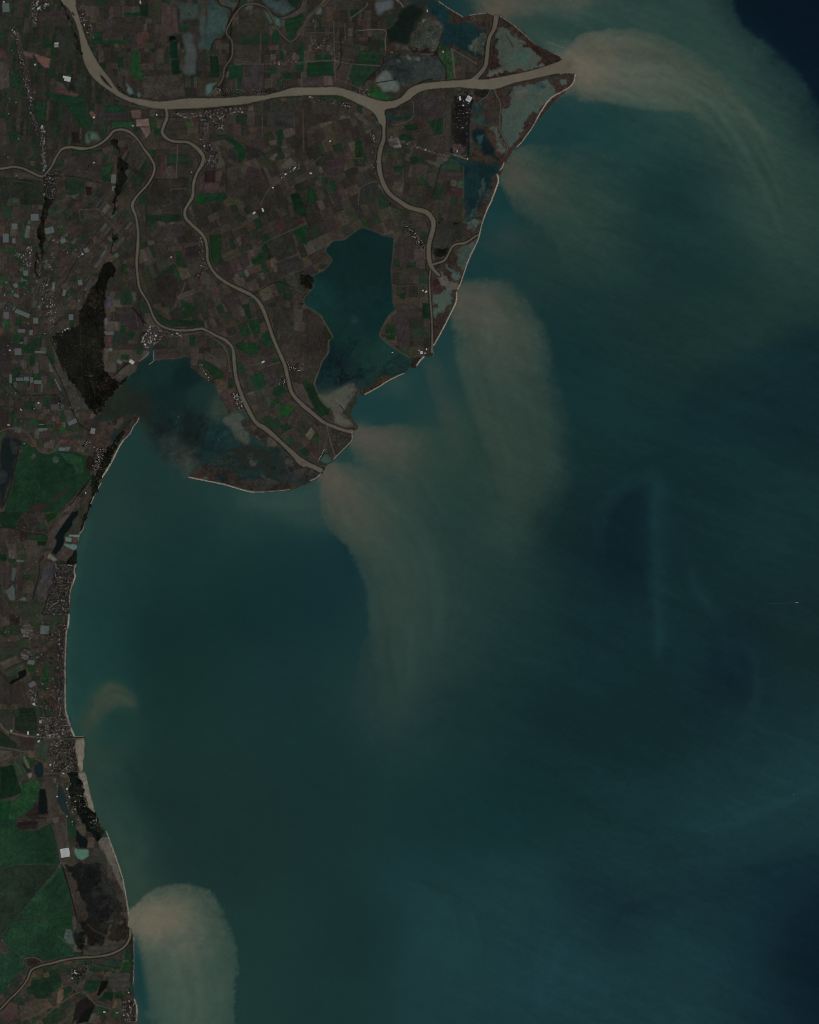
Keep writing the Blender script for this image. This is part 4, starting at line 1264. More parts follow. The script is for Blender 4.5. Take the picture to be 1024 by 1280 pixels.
# bright shallows along the long beach
streak("112,650 102,690 98,720 93,745 90,790 87,830 86,870 90,905", (46, 78, 72), 5, 4, .65, w=.4)
streak("124,640 112,690 104,740 98,790 96,850", (33, 58, 55), 10, 12, .35, w=.4)
plume("112,640 130,622 170,640 190,655 150,670 112,690", (33, 55, 52), 14, .35)
# faint gyres on the right, and the far fronts
streak("744,690 748,650 760,622 785,604 806,596 818,596 824,606 820,640 815,680 817,720 824,770 826,810", (31, 61, 63), 5, 6, .85)
plume("746,690 752,640 770,612 796,604 808,620 806,680 800,730 780,760 760,740", (12, 32, 39), 14, .7)
streak("862,715 872,735 888,760 900,784 906,815 912,835", (30, 61, 64), 4, 5, .8)
plume("816,600 828,610 828,690 822,780 812,700 812,640", (24, 52, 55), 10, .6)
streak("925,800 938,820 945,845 944,870 936,890", (29, 59, 63), 4, 5, .8)
plume("885,770 920,790 935,840 925,870 895,850", (13, 33, 42), 16, .6)
plume("1170,400 1024,408 1000,415 975,428 950,434 925,441 900,456 880,470 860,500 880,560 1000,540 1170,520", (16, 39, 45), 6, .5, w=1.6)
plume("1170,1070 1024,1086 985,1092 950,1104 905,1112 855,1117 810,1123 785,1130 765,1142 758,1160 766,1170 800,1140 880,1122 960,1112 1024,1108 1170,1100", (15, 37, 46), 8, .6)
plume("1170,1085 1030,1095 990,1130 980,1200 990,1300 1170,1300", (10, 28, 40), 40, .7)
plume("505,1104 560,1108 588,1140 590,1300 500,1300 508,1180", (29, 58, 59), 10, .45)
# warm, freshly delivered silt right off each mouth
plume("708,66 726,50 746,44 764,58 764,98 746,114 722,102 706,92", (90, 83, 72), 20, .75, core_front, 2.2)
plume("634,192 650,188 664,196 664,226 650,240 636,224", (78, 73, 64), 14, .7, f3, 2.6)
plume("570,362 588,354 612,356 618,384 600,406 580,396", (80, 75, 65), 18, .75, f4, 3)
plume("442,540 460,534 480,536 482,556 464,566 448,556", (77, 72, 63), 12, .7, f6, 2.4)
plume("404,594 420,586 440,594 446,620 432,640 412,622", (76, 72, 63), 16, .75, f7, 2.4)
plume("140,1170 140,1138 178,1122 204,1114 222,1132 214,1162 190,1172 170,1170", (106, 97, 82), 18, .9, f8, 1.8, w=1.0)
plume("600,10 612,2 650,0 672,8 640,16 616,18", (80, 76, 66), 8, .7)
plume("540,600 640,600 650,700 624,790 560,900 490,970 462,920 530,810", (35, 57, 54), 44, .5)
plume("102,925 104,900 114,880 128,866 150,860 166,868 172,884 150,888 134,902 122,922 130,945 150,968 130,980 106,960", (41, 62, 54), 9, .75, w=2.2)
# the curl off the beach town's jetty and the murky trail along the beach
plume("106,920 112,902 120,884 130,868 146,860 160,864 170,874 173,888 164,884 152,880 140,888 128,902 116,916", (55, 66, 54), 5, .85, w=2.0)
plume("142,904 150,894 160,891 168,900 170,918 152,920", (25, 51, 48), 8, .35)
streak("107,975 116,1000 130,1024 146,1050 160,1078 168,1100", (48, 67, 58), 16, 9, .75)
plume("560,1105 760,1180 860,1140 910,1170 900,1300 540,1300", (27, 58, 63), 40, .45)
plume("820,1040 900,990 1000,940 1060,940 1060,1050 960,1080 860,1095", (26, 55, 60), 30, .5)
# drawn-out filaments following the flow between two lines
FIL = np.zeros(SH, np.float32)
def filaments(a, b, n, amp, wd=3.0, seed=0):
    global FIL
    g = np.random.default_rng(seed)
    A, B = smooth(parse(a), 8), smooth(parse(b), 8)
    N = 60
    rs = lambda P: np.stack([np.interp(np.linspace(0, 1, N), np.linspace(0, 1, len(P)), P[:, k]) for k in (0, 1)], -1)
    A, B = rs(A), rs(B)
    for _ in range(n):
        t0 = g.uniform(-.05, 1.05); tt = np.clip(t0 + np.cumsum(g.normal(0, .012, N)), -.1, 1.1)[:, None]
        Cv = A * (1 - tt) + B * tt
        i0 = g.integers(0, N - 16); i1 = min(N, i0 + g.integers(14, 42))
        s = g.normal() * amp; m = np.zeros(SH, np.float32)
        L = i1 - i0
        prof = np.sin(np.linspace(.1, math.pi - .1, L)) * wd * g.uniform(.5, 1.5) + .3
        y0, y1 = int((Cv[i0:i1, 1].min() - Y0) / 2) - 8, int((Cv[i0:i1, 1].max() - Y0) / 2) + 8
        for sa, sb, al in SV.stroke(Cv[i0:i1], prof): m[sa, sb] = np.maximum(m[sa, sb], al)
        y0 = max(0, y0); FIL[y0:y1] += s * blur(m[y0:y1], g.uniform(.6, 1.8))
filaments("712,66 740,42 790,38 840,50 890,80 930,120 965,175 990,240", "722,104 755,120 800,130 850,134 890,160 930,220 960,280 975,320", 90, .055, 3.5, 1)
filaments("572,364 572,400 576,440 584,480 600,530 620,590 630,640", "590,352 630,350 660,376 680,420 690,470 695,530 690,600", 80, .05, 3.5, 2)
filaments("404,600 410,640 436,690 456,750 466,810 480,880", "430,584 480,610 530,655 556,720 556,790 540,860", 80, .05, 3.5, 3)
filaments("444,536 480,532 520,532 550,550 570,590", "444,556 470,578 500,600 530,640 560,690", 50, .05, 3, 4)
filaments("164,1160 185,1180 196,1220 205,1280 210,1340", "164,1138 195,1110 245,1106 280,1140 296,1190 300,1290", 80, .045, 3.5, 5)
filaments("634,190 680,178 740,190 800,230", "632,214 660,262 700,294 750,320", 60, .045, 3.5, 6)
filaments("108,918 124,892 140,872 156,876 168,892", "108,914 116,880 134,858 160,862 178,896", 36, .06, 2.4, 7)
filaments("110,960 140,942 160,944 180,960", "110,970 140,990 160,1030 170,1080", 40, .045, 2.6, 8)
filaments("620,10 680,8 760,4 860,10", "620,18 680,20 750,34 820,50", 40, .045, 3, 9)
filaments("320,618 360,618 400,604", "320,640 370,650 410,650", 30, .04, 3, 10)
filaments("745,700 748,650 775,612 806,596", "770,700 770,650 790,620 812,606", 30, .05, 4, 11)
filaments("822,596 816,640 815,700 824,770 826,830", "806,610 800,660 800,720 810,790 812,840", 40, .05, 4, 12)
filaments("862,715 872,740 892,765 908,805 912,850", "930,800 944,840 944,880 930,910 900,930", 40, .045, 4, 13)
filaments("760,1130 850,1112 950,1100 1030,1080", "720,1060 820,1040 920,1010 1030,960", 70, .04, 5, 14)
filaments("520,1100 560,1120 580,1180 590,1270", "760,1160 720,1200 700,1240 690,1290", 50, .03, 5, 15)
filaments("880,470 940,440 1000,420 1060,400", "860,540 940,520 1000,490 1060,470", 40, .03, 4, 16)
filaments("100,660 92,740 86,820 88,900", "118,660 106,740 100,820 104,890", 40, .03, 3, 17)
rgb = rgb * (1 + np.clip(.52 * blur(FIL, .9) + .14 * FIL, -.10, .10))[..., None]
# wind streaks and slow mottling on the surface water
st = fbm(SH, 2.2, 7, aniso=7.0, ang=24.0)
big = fbm(SH, 3.2, 9)
jn = RNG.standard_normal(SH).astype(np.float32)
east = np.clip((sx[None, :] - 520) / 200, 0, 1) * np.ones((SH[0], 1))
rgb = rgb * (1 + (0.016 * st + 0.013 * warp(fbm(SH, 1.6, 97, aniso=5.0, ang=24.0), 2.0)) * (0.35 + 1.1 * east) + 0.018 * big + 0.004 * jn + 0.005 * fbm(SH, 1.4, 13))[..., None]

silt = np.clip((rgb[..., 0] - 34) / 24, 0, 1)
s1 = fbm(SH, 2.2, 81, aniso=9.0, ang=32.0); s2 = fbm(SH, 2.2, 82, aniso=9.0, ang=80.0)
ne = np.clip((300 - sy) / 60, 0, 1)[:, None]
s1 = warp(s1, 5.0); s2 = warp(s2, 6.0)
rgb = rgb * (1 + silt * (.022 * (s1 * ne + s2 * (1 - ne)) + .02 * warp(med1, 4.0) + .008 * fine1))[..., None]
bay = blur(SV.mask(parse("110,530 110,500 160,450 190,440 240,440 300,505 318,540 352,606 236,598 214,586 196,562 180,535 172,519 150,523")).astype(np.float32), 3)
rgb = rgb + bay[..., None] * (spread(BAY_PTS, sx, sy, 14.0) * np.array((.98, .93, .90), np.float32) * (1 + (0.03 + .10 * np.clip((sy - 500) / 40, 0, 1))[:, None] * fbm(SH, 2.0, 21) + .02 * fine1)[..., None] - rgb)
SEA_RGB = np.clip(rgb, 3, 200)

# ------------------------------------------------------------------ colour of the land, two samples per map unit
L2 = Raster(X0, LX1, Y0, Y1, 2)
def upsample(rst, xs, ys):
    fx = np.clip((xs - X0) / 2, 0, SH[1] - 1.001); fy = np.clip((ys - Y0) / 2, 0, SH[0] - 1.001)
    ix, iy = fx.astype(int), fy.astype(int); ax = (fx - ix)[None, :, None]; ay = (fy - iy)[:, None, None]
    A = rst[iy][:, ix]; B = rst[iy][:, ix + 1]; Cc = rst[iy + 1][:, ix]; D = rst[iy + 1][:, ix + 1]
    return ((A * (1 - ax) + B * ax) * (1 - ay) + (Cc * (1 - ax) + D * ax) * ay).astype(np.float32)
lx = X0 + (np.arange(L2.w) + 0.5) / 2; ly = Y0 + (np.arange(L2.h) + 0.5) / 2
G = upsample(SEA_RGB, lx, ly)
coast_r = rough(COAST, 0.8, 5)
LANDM = L2.mask(coast_r)

def parcels(pts, ang, wu, wv, pal, seed, jit=3.0):
    """a district of farmland: rows of parcels on a turned grid"""
    r = L2.poly(pts)
    if r is None: return
    ys, xs, m = r
    X = lx[xs][None, :] * np.ones((m.shape[0], 1)); Y = ly[ys][:, None] * np.ones((1, m.shape[1]))
    a = math.radians(ang)
    u = X * math.cos(a) + Y * math.sin(a); v = -X * math.sin(a) + Y * math.cos(a)
    g = np.random.default_rng(seed)
    v0, v1 = v.min(), v.max(); u0, u1 = u.min(), u.max()
    edges = [v0 - 1]
    while edges[-1] < v1 + 1: edges.append(edges[-1] + wv * g.uniform(.55, 1.6))
    edges = np.array(edges); row = np.searchsorted(edges, v) - 1
    out = np.zeros(m.shape + (3,), np.float32); line = np.zeros(m.shape, np.float32)
    P = np.array(pal, np.float32); P = P + (P.mean(0) - P) * .15
    for k in range(len(edges)):
        sel = row == k
        if not sel.any(): continue
        e = [u0 - wu * g.uniform(0, 1) - 1]
        base = wu * g.uniform(.7, 1.4)
        while e[-1] < u1 + 1: e.append(e[-1] + base * g.uniform(.45, 1.7))
        e = np.array(e); c = np.searchsorted(e, u[sel]) - 1
        cols = P[g.integers(0, len(P), len(e) + 1)] * g.uniform(.9, 1.1, (len(e) + 1, 1)) + g.normal(0, jit * .35, (len(e) + 1, 3))
        cc = cols[c]
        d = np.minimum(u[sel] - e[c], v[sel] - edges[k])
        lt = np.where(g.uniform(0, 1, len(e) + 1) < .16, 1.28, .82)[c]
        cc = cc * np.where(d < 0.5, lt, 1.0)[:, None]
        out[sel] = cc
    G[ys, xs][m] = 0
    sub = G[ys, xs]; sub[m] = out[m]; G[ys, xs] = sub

BR = [(43,40,35), (47,43,37), (41,38,34), (50,46,40), (39,38,32), (45,40,36), (37,40,32), (43,40,36), (28,41,30), (53,48,42), (36,35,31), (45,43,37), (60,56,49), (56,49,42)]
WB = [(44,40,36), (40,42,35), (48,44,38), (46,42,36), (60,65,60), (44,40,36), (52,46,40), (25,42,29), (56,47,41), (49,40,36), (27,46,31), (40,42,34), (58,50,46), (46,42,34), (36,36,32), (40,42,38)]
DKB = [(36,36,31), (40,38,34), (33,40,30), (44,40,37), (30,36,28), (47,42,38), (25,40,28)]
parcels([(X0, Y0), (LX1, Y0), (LX1, Y1), (X0, Y1)], 3, 9, 11, BR, 1)
parcels(parse("-120,-120 80,-120 80,0 104,80 150,130 200,140 165,170 60,215 -120,220"), 4, 4, 16, DKB, 2)
parcels(parse("95,-120 480,-120 500,120 256,130 150,120 110,60"), 1, 7, 9, BR, 3)
parcels(parse("60,220 160,180 190,210 168,260 172,330 140,330 120,350 60,420"), 32, 5, 9, WB, 4)
parcels(parse("-120,225 60,225 60,420 80,470 120,520 60,580 -120,540"), 5, 6, 8, WB, 5)
parcels(parse("0,330 60,340 60,420 0,420"), 14, 4, 6, WB, 55)
parcels(parse("65,225 150,200 170,260 172,330 110,350 70,400 66,330"), 38, 4, 10, WB, 56)
parcels(parse("195,210 240,180 260,240 260,330 340,400 360,480 400,540 300,500 280,420 200,400 175,340 170,260"), -22, 7, 11, BR, 6)
parcels(parse("250,180 480,140 480,240 500,290 410,310 380,370 330,380 260,330 240,260"), -24, 8, 11, BR, 7)
parcels(parse("290,440 345,410 360,480 400,545 390,575 330,540 300,500"), -28, 8, 9, [(44,41,35), (24,44,28), (50,45,39), (40,42,33), (46,40,37)], 8)
parcels(parse("480,110 600,100 590,290 545,330 530,265 480,230"), 12, 8, 13, BR, 9)
parcels(parse("-120,640 100,640 90,780 88,930 40,960 -120,960"), 0, 6, 8, [(44,40,36), (52,46,40), (40,44,33), (58,50,44), (46,42,36), (30,42,30)], 10)
parcels(parse("-120,1190 170,1190 170,1400 -120,1400"), -20, 6, 8, [(30,42,30), (46,42,36), (24,40,27), (54,46,39), (38,42,33), (60,50,41)], 11)
G[~LANDM] = upsample(SEA_RGB, lx, ly)[~LANDM]
# broad soil mottling, plough grain and small-scale texture of the soil and crops
S2 = (L2.h, L2.w)
TOWN_M = np.zeros(S2, np.float32)
for t_ in TOWNS:
    if 'orchard' in t_[0]: continue
    q_ = parse(t_[1][1:])
    if t_[1][0] == 'p':
        r = L2.poly(q_)
        if r: TOWN_M[r[0], r[1]] = np.maximum(TOWN_M[r[0], r[1]], r[2])
    else:
        k_ = (t_[8] if len(t_) > 8 else 4.0)
        for a, b, al in L2.stroke(smooth(q_, 5), k_ * 1.5): TOWN_M[a, b] = np.maximum(TOWN_M[a, b], al * (.8 if k_ < 8 else .25))
TOWN_M = blur(TOWN_M, 1.2)
mott = 1 + .05 * fbm(S2, 2.4, 31) + .035 * fbm(S2, 1.4, 32)
mott2 = 1 + .075 * fbm(S2, 1.0, 33) + .05 * np.repeat(np.repeat(RNG.standard_normal(((L2.h + 1) // 2, (L2.w + 1) // 2)), 2, 0), 2, 1)[:L2.h, :L2.w]
spk = RNG.uniform(0, 1, ((L2.h + 1) // 2, (L2.w + 1) // 2)); spk = np.repeat(np.repeat(spk, 2, 0), 2, 1)[:L2.h, :L2.w]
mott2 = mott2 * np.where(spk < .012, .6, np.where(spk > .994, 1.35, 1.0))

def dull(c, k=.74):
    c = np.array(c, float); m = c @ np.array((.3, .6, .1)); k = k if c[0] > c[1] else (k + 2) / 3; return tuple(m + (c - m) * k)
OBJ = []                                       # (kind, colour, polygon) handed to the mesh stage
for c, p in tiles(FIELDS):
    r = L2.poly(rough(p, 0.25, len(OBJ)))
    if r is None: continue
    ys, xs, m = r
    g = np.random.default_rng(len(OBJ))
    big_ = m.sum() > 3000; P = np.array(p); e = np.roll(P, -1, 0) - P; k = np.argmax((e ** 2).sum(1)); a = math.atan2(e[k, 1], e[k, 0])
    X = lx[xs][None, :]; Y = ly[ys][:, None]
    t = -X * math.sin(a) + Y * math.cos(a)
    grain = 1 + 0.045 * np.sin(t * g.uniform(1.6, 3.2) + g.uniform(0, 6)) * g.uniform(.3, 1.2) + .05 * np.sin(t * g.uniform(.4, .9) + g.uniform(0, 6))
    if big_: grain = 1 + .06 * fbm(m.shape, 2.6, len(OBJ)) + .03 * fbm(m.shape, 1.4, len(OBJ) + 7, aniso=6.0, ang=math.degrees(a)) - .10 * np.clip(fbm(m.shape, 2.2, len(OBJ) + 9) - 1.4, 0, 1)
    sub = G[ys, xs]; sub[m] = (np.array(dull(c), np.float32) * grain[..., None])[m]; G[ys, xs] = sub
    OBJ.append(('field', c, p))
    rim = np.zeros(m.shape, bool); rim[1:-1, 1:-1] = m[1:-1, 1:-1] & ~(m[:-2, 1:-1] & m[2:, 1:-1] & m[1:-1, :-2] & m[1:-1, 2:])
    sub = G[ys, xs]; sub[rim] *= 0.9; G[ys, xs] = sub
G += (TOWN_M * .75 * LANDM)[..., None] * (np.array((43, 39, 35), np.float32) * (1 + .45 * fbm(S2, .8, 71))[..., None] - G)
G *= np.where(LANDM, 1.04 * mott * mott2, 1.0)[..., None].astype(np.float32)
wn = fbm(S2, 1.6, 41); wn2 = fbm(S2, 1.0, 42); wn3 = fbm(S2, 2.2, 43)
rg = fbm(S2, 2.0, 44); rg2 = fbm(S2, 2.0, 45)
creek = np.clip(1 - np.abs(rg) / .14, 0, 1) * (rg2 > -.3)   # winding tidal creeks
for c, p in tiles(WET):
    q = rough(p, 1.9, len(OBJ) + 900)
    r = L2.poly(q)
    if r is None: continue
    ys, xs, m = r
    water = c[2] >= c[0] + 3 and c[1] > c[0] + 5
    n = wn[ys, xs]; n2 = wn2[ys, xs]
    amp = .09 if water else .16
    col = np.array(dull(c, .85), np.float32) * (1 + amp * n + (.04 if water else .12) * n2)[..., None]
    if sum(c) > 185: amp = .05; col = np.array(dull(c, .8), np.float32) * (1 + amp * n + .03 * n2)[..., None]
    if not water or sum(c) > 170:
        v = creek[ys, xs]; col = col + (v * (.75 if not water and sum(c) < 186 else .22))[..., None] * (np.array((30, 27, 24) if sum(c) > 130 else (56, 58, 52), np.float32) - col)
        dr = np.clip((wn3[ys, xs] - .55) * 1.2, 0, 1) * (.45 if water else .5)
        col = col + dr[..., None] * (np.array((72, 72, 64) if water else ((48, 44, 38) if sum(c) > 150 else (48, 56, 53)), np.float32) - col)
    if c == (23, 39, 37):
        ma = fbm(m.shape, 2.0, 301, aniso=3.5, ang=14.0); mb = fbm(m.shape, 1.6, 302)
        k_ = np.clip((ma + .45 * mb - .05) * 1.3, 0, 1); col = col + (k_ * .85)[..., None] * (np.array((36, 34, 28), np.float32) - col)
        k_ = np.clip(ma * -.9 + .3 * mb - .9, 0, 1); col = col + (k_ * .6)[..., None] * (np.array((52, 54, 48), np.float32) - col)
    elif water and sum(c) <= 170:
        dw = np.clip(wn3[ys, xs] * .8 + n * .35 - .1, 0, 1); col = col + (dw * .55)[..., None] * (np.array((13, 24, 27), np.float32) - col)
    mm = m.astype(np.float32)
    sg = min(5.0, math.sqrt(m.sum()) / 7)
    if p[0][0] > 540 and sum(c) > 140: sg = min(sg, 1.1)
    if water or max(c) > 60: mm = np.clip(blur(np.pad(mm, 16), sg)[16:-16, 16:-16] * 2 - .9, 0, 1)
    sub = G[ys, xs]; G[ys, xs] = sub + mm[..., None] * (col - sub)
    kind = 'lagoon' if water else ('mudflat' if min(c[0], c[1]) > 55 else 'salt_marsh')
    OBJ.append((kind, c, p))
# weed beds and currents inside the enclosed lagoon
lk = L2.poly(rough(LAKE, 0.5, 77)); ys, xs, m = lk
lcol = spread(LAKE_PTS, lx[xs], ly[ys], 20.0) * np.array((1.04, .93, .85), np.float32) * (1 + .05 * fbm(m.shape, 2.4, 51))[..., None]
yy = ly[ys][:, None]; xx = lx[xs][None, :]
zone = np.clip((yy - 405) / 25, 0, 1) * np.clip((494 - yy) / 20, 0, 1)
weed = np.clip(fbm(m.shape, 1.9, 52, aniso=2.2, ang=-50) - .15, 0, 1) * zone * np.clip(1.2 - np.hypot(xx - 425, yy - 455) / 46, 0.30, 1)
lcol = lcol + np.clip(weed * 1.6, 0, 1)[..., None] * (np.array((10, 21, 27), np.float32) - lcol) * .95
mud = np.exp(-(((xx - 443) / 5) ** 2 + ((yy - 399) / 6) ** 2)) * np.clip(.6 + .5 * fbm(m.shape, 1.5, 53), 0, 1)
lcol = lcol + mud[..., None] * (np.array((56, 62, 58), np.float32) - lcol) * .6
flats = L2.poly(parse("395,492 402,500 410,509 417,517 428,517 440,512 447,500 446,488 442,478 438,478 428,484 418,489 408,497"))
keep = G[ys, xs].copy()
lm = m.copy(); sub = G[ys, xs]; sub[lm] = lcol[lm]; G[ys, xs] = sub
fm = np.zeros(S2, np.float32); fm[flats[0], flats[1]] = flats[2]; fm = blur(fm, 3.0)[ys, xs] * np.clip(1.0 + .35 * fbm(m.shape, 2.0, 54), 0, 1.15)
fc = np.array((69, 72, 63), np.float32) + np.clip(fbm(m.shape, 2.2, 55), 0, 2)[..., None] * np.array((-9, -14, -8), np.float32)
sub = G[ys, xs]; sub = sub + (np.clip(fm, 0, 1) * lm)[..., None] * (fc - sub); G[ys, xs] = sub
isl = L2.poly(parse("447.5,489 451,487 462,485 471,474 480,467 489,472 497,468 505,465 506,467.5 500,469.5 490,474 480,480 470,486 462,490 456,494 453,494"))
if isl:
    a_, b_, m_ = isl; sub = G[a_, b_]; c_ = np.array((44, 37, 29), np.float32) * (1 + .18 * wn[a_, b_] + .1 * wn2[a_, b_])[..., None]; sub[m_] = c_[m_]; G[a_, b_] = sub
for cols, pts in zip(DW_COL, DARK_WATERS):
    r = L2.poly(rough(parse(pts[1]), .4, 3)); a_, b_, m_ = r
    sub = G[a_, b_]; sub[m_] = (np.array(cols, np.float32) * (1 + .04 * wn[a_, b_])[..., None])[m_]; G[a_, b_] = sub
for s in SANDS:
    a_, b_, m_ = L2.poly(rough(s, .6, 9)); sub = G[a_, b_]
    cc = np.array((104, 97, 86) if s is not SANDS[2] else (76, 73, 66), np.float32) * (1 + .06 * wn[a_, b_] + .05 * wn2[a_, b_])[..., None]
    sub[m_] = cc[m_]; G[a_, b_] = sub
def ink(pts, width, col, amt=1.0, wob=0.0, gaps=0.0, seed=0):
    for a, b, al in L2.stroke(pts, width):
        if gaps: al = al * np.clip(1 - gaps * np.clip(wn2[a, b] * 1.2, 0, 1.4), 0, 1)
        sub = G[a, b]; c = np.array(col, np.float32) * (1 + wob * wn2[a, b])[..., None]
        G[a, b] = sub + (al * amt)[..., None] * (c - sub)
for c, w, p in ways(WAYS): ink(smooth(p, 4), w * 1.05, np.array(c) * (1.1 if sum(c) > 120 else 1.0), .95, .12, .1)
def wv(w, n): return [w] * n if not hasattr(w, '__len__') else list(w)
RIV = []
for name, pts, w, label in RIVERS:
    P = parse(pts); W = wv(w, len(P))
    W = (W + [W[-1]] * len(P))[:len(P)]
    S = smooth([(x, y) for x, y in P], 6); SW = np.interp(np.arange(len(S)) / 6.0, np.arange(len(P)), W) * .84
    t_ = np.arange(len(S)); rv = np.random.default_rng(len(RIV) + 5)
    SW = SW * (1 + .10 * np.interp(t_, t_[::5], rv.standard_normal(len(t_[::5]))))
    RIV.append((name, S, SW, label))
po = rough(smooth(PO, 3, True), .25, 15)
for (n, S, SW, lab) in RIV: ink(S, SW + (2.8 if SW.max() > 2.5 else 1.2), (22, 22, 19), .85, .3, .4)
r = L2.poly(rough(po, 2.0, 16))
pe = np.zeros(S2, np.float32); pe[r[0], r[1]] = r[2]; pe = np.clip(blur(pe, 1.9) * 4.0, 0, 1) * np.clip(.75 - .4 * wn2, 0, 1) * (lx[None, :] < 700)
pe = pe * LANDM
G += pe[..., None] * (np.array((22, 23, 19), np.float32) - G) * .9
DITCH = {13: (18, 18, 17), 14: (24, 30, 28)}
for (n, S, SW, lab) in RIV:
    if SW.max() < 2.5: continue
    T_ = np.gradient(S, axis=0); T_ /= np.hypot(T_[:, 0], T_[:, 1])[:, None] + 1e-9; Nn = np.stack([-T_[:, 1], T_[:, 0]], -1)
    for sd in (-1, 1): ink(S + Nn * (sd * (SW / 2 + 2.3))[:, None], .7, (62, 58, 49), .8, .2, .75)
for i, (n, S, SW, lab) in enumerate(RIV):
    col = DITCH.get(i, (80, 75, 65) if SW.max() > 2.5 else (72, 67, 58))
    if n == 'stream': col = (78, 70, 60)
    if i == 5: col = (58, 66, 60)
    ink(S, SW, col, .96, .045)
r = L2.poly(po); a_, b_, m_ = r; sub = G[a_, b_]
mm = np.clip(blur(m_.astype(np.float32), .7), 0, 1); mm = np.where(m_, mm, 0)
G[a_, b_] = sub + mm[..., None] * (np.array((87, 82, 71), np.float32) * (1 + .03 * fbm(m_.shape, 2.2, 61))[..., None] - sub)
for p in ("125,93 128,94.5 132,99 137,105.5 141,110 139,110 134,106 129,101 126,97", "89,14.5 91,15 94,19 93,20 90,17", "318,546 326,551 334,556 330,556 322,552", "372,571 377,576 383,580 378,577"):
    a_, b_, m_ = L2.poly(parse(p)); sub = G[a_, b_]; sub[m_] = (34, 28, 24); G[a_, b_] = sub
for p, w in BEACHES: ink(rough(smooth(parse(p), 4), .5, 8, False), w * .8, (142, 134, 120), .9, .16, .4)
# pale dyke round the enclosed lagoon and white shingle points
dk = [q for q in LAKE if not (q[1] > 449 and q[0] > 396 and not q[0] > 512)]
ink(smooth(LAKE[:16], 3), 1.0, (66, 62, 52), .7, .1, .3); ink(smooth(LAKE[36:], 3), 1.0, (70, 66, 54), .75, .1, .3)
G = np.clip(G, 2, 230)
# ------------------------------------------------------------------ materials (all procedural; the tint attribute is the true colour of each spot of ground)
def mat(name, build):
    m = bpy.data.materials.new(name); m.use_nodes = True
    nt = m.node_tree; b = nt.nodes['Principled BSDF']
    build(nt, b); return m
def nd(nt, t, **kw):
    n = nt.nodes.new(t)
    for k, v in kw.items():
        if k in n.inputs: n.inputs[k].default_value = v
        else: setattr(n, k, v)
    return n
def tinted(scale1, amt1, scale2, amt2, rough, spec, bump=None):
    def f(nt, b):
        a = nd(nt, 'ShaderNodeAttribute', attribute_name='tint')
        geo = nd(nt, 'ShaderNodeNewGeometry')
        prev = a.outputs['Color']
        for sc, am in ((scale1, amt1), (scale2, amt2)):
            n = nd(nt, 'ShaderNodeTexNoise', Scale=sc, Detail=4.0, Roughness=0.6)
            nt.links.new(geo.outputs['Position'], n.inputs['Vector'])
            r = nd(nt, 'ShaderNodeMapRange'); r.inputs['From Min'].default_value = .25; r.inputs['From Max'].default_value = .75
            r.inputs['To Min'].default_value = 1 - am; r.inputs['To Max'].default_value = 1 + am
            nt.links.new(n.outputs['Fac'], r.inputs['Value'])
            mx = nd(nt, 'ShaderNodeVectorMath', operation='SCALE')
            nt.links.new(prev, mx.inputs[0]); nt.links.new(r.outputs['Result'], mx.inputs['Scale'])
            prev = mx.outputs['Vector']
        nt.links.new(prev, b.inputs['Base Color'])
        b.inputs['Roughness'].default_value = rough; b.inputs['Specular IOR Level'].default_value = spec
        if bump:
            n = nd(nt, 'ShaderNodeTexNoise', Scale=bump[0], Detail=3.0)
            nt.links.new(geo.outputs['Position'], n.inputs['Vector'])
            bp = nd(nt, 'ShaderNodeBump', Strength=bump[1], Distance=bump[2])
            nt.links.new(n.outputs['Fac'], bp.inputs['Height']); nt.links.new(bp.outputs['Normal'], b.inputs['Normal'])
    return f
M_LAND = mat('soil_and_crops', tinted(1 / 45.0, .16, 1 / 260.0, .08, .95, .05, (1 / 40.0, .35, 2.0)))
M_WATER = mat('silty_water', tinted(1 / 70.0, .035, 1 / 400.0, .03, .5, .05, (1 / 60.0, .25, 1.0)))
M_WOOD = mat('tree_canopy', tinted(1 / 14.0, .3, 1 / 90.0, .2, .95, .02))
M_SAND = mat('sand', tinted(1 / 30.0, .14, 1 / 150.0, .08, .95, .05))
def plain(col, rough=.8, spec=.2, noise=1 / 6.0, amt=.15, metal=0.0):
    def f(nt, b):
        geo = nd(nt, 'ShaderNodeNewGeometry')
        n = nd(nt, 'ShaderNodeTexNoise', Scale=noise, Detail=3.0); nt.links.new(geo.outputs['Position'], n.inputs['Vector'])
        cr = nd(nt, 'ShaderNodeMixRGB', blend_type='MIX')
        cr.inputs[1].default_value = tuple(c * (1 - amt) for c in col) + (1,); cr.inputs[2].default_value = tuple(min(1, c * (1 + amt)) for c in col) + (1,)
        nt.links.new(n.outputs['Fac'], cr.inputs[0]); nt.links.new(cr.outputs[0], b.inputs['Base Color'])
        b.inputs['Roughness'].default_value = rough; b.inputs['Specular IOR Level'].default_value = spec; b.inputs['Metallic'].default_value = metal
    return f
M_WHITE = mat('white_roof', plain((.86, .86, .85), .5, .3)); M_PALE = mat('pale_plaster', plain((.55, .52, .47)))
M_GREYR = mat('grey_roof', plain((.42, .42, .42), .6)); M_TERRA = mat('terracotta_tiles', plain((.34, .17, .11)))
M_GLASS = mat('greenhouse_film', plain((.20, .245, .23), .35, .3, 1 / 9.0, .12)); M_FILM2 = mat('lilac_greenhouse_film', plain((.20, .20, .225), .35, .3, 1 / 9.0, .12))
M_CONC = mat('concrete', plain((.36, .34, .31))); M_ROCK = mat('armour_rock', plain((.26, .24, .21), .95, .1, 1 / 3.0, .4)); M_DARK = mat('dark_steel', plain((.05, .05, .05)))
M_FOAM = mat('foam', plain((.03, .088, .115), .8, .1)); M_HULL = mat('painted_hull', plain((.30, .36, .55), .4, .4)); M_ORANGE = mat('mussel_floats', plain((.6, .55, .48)))
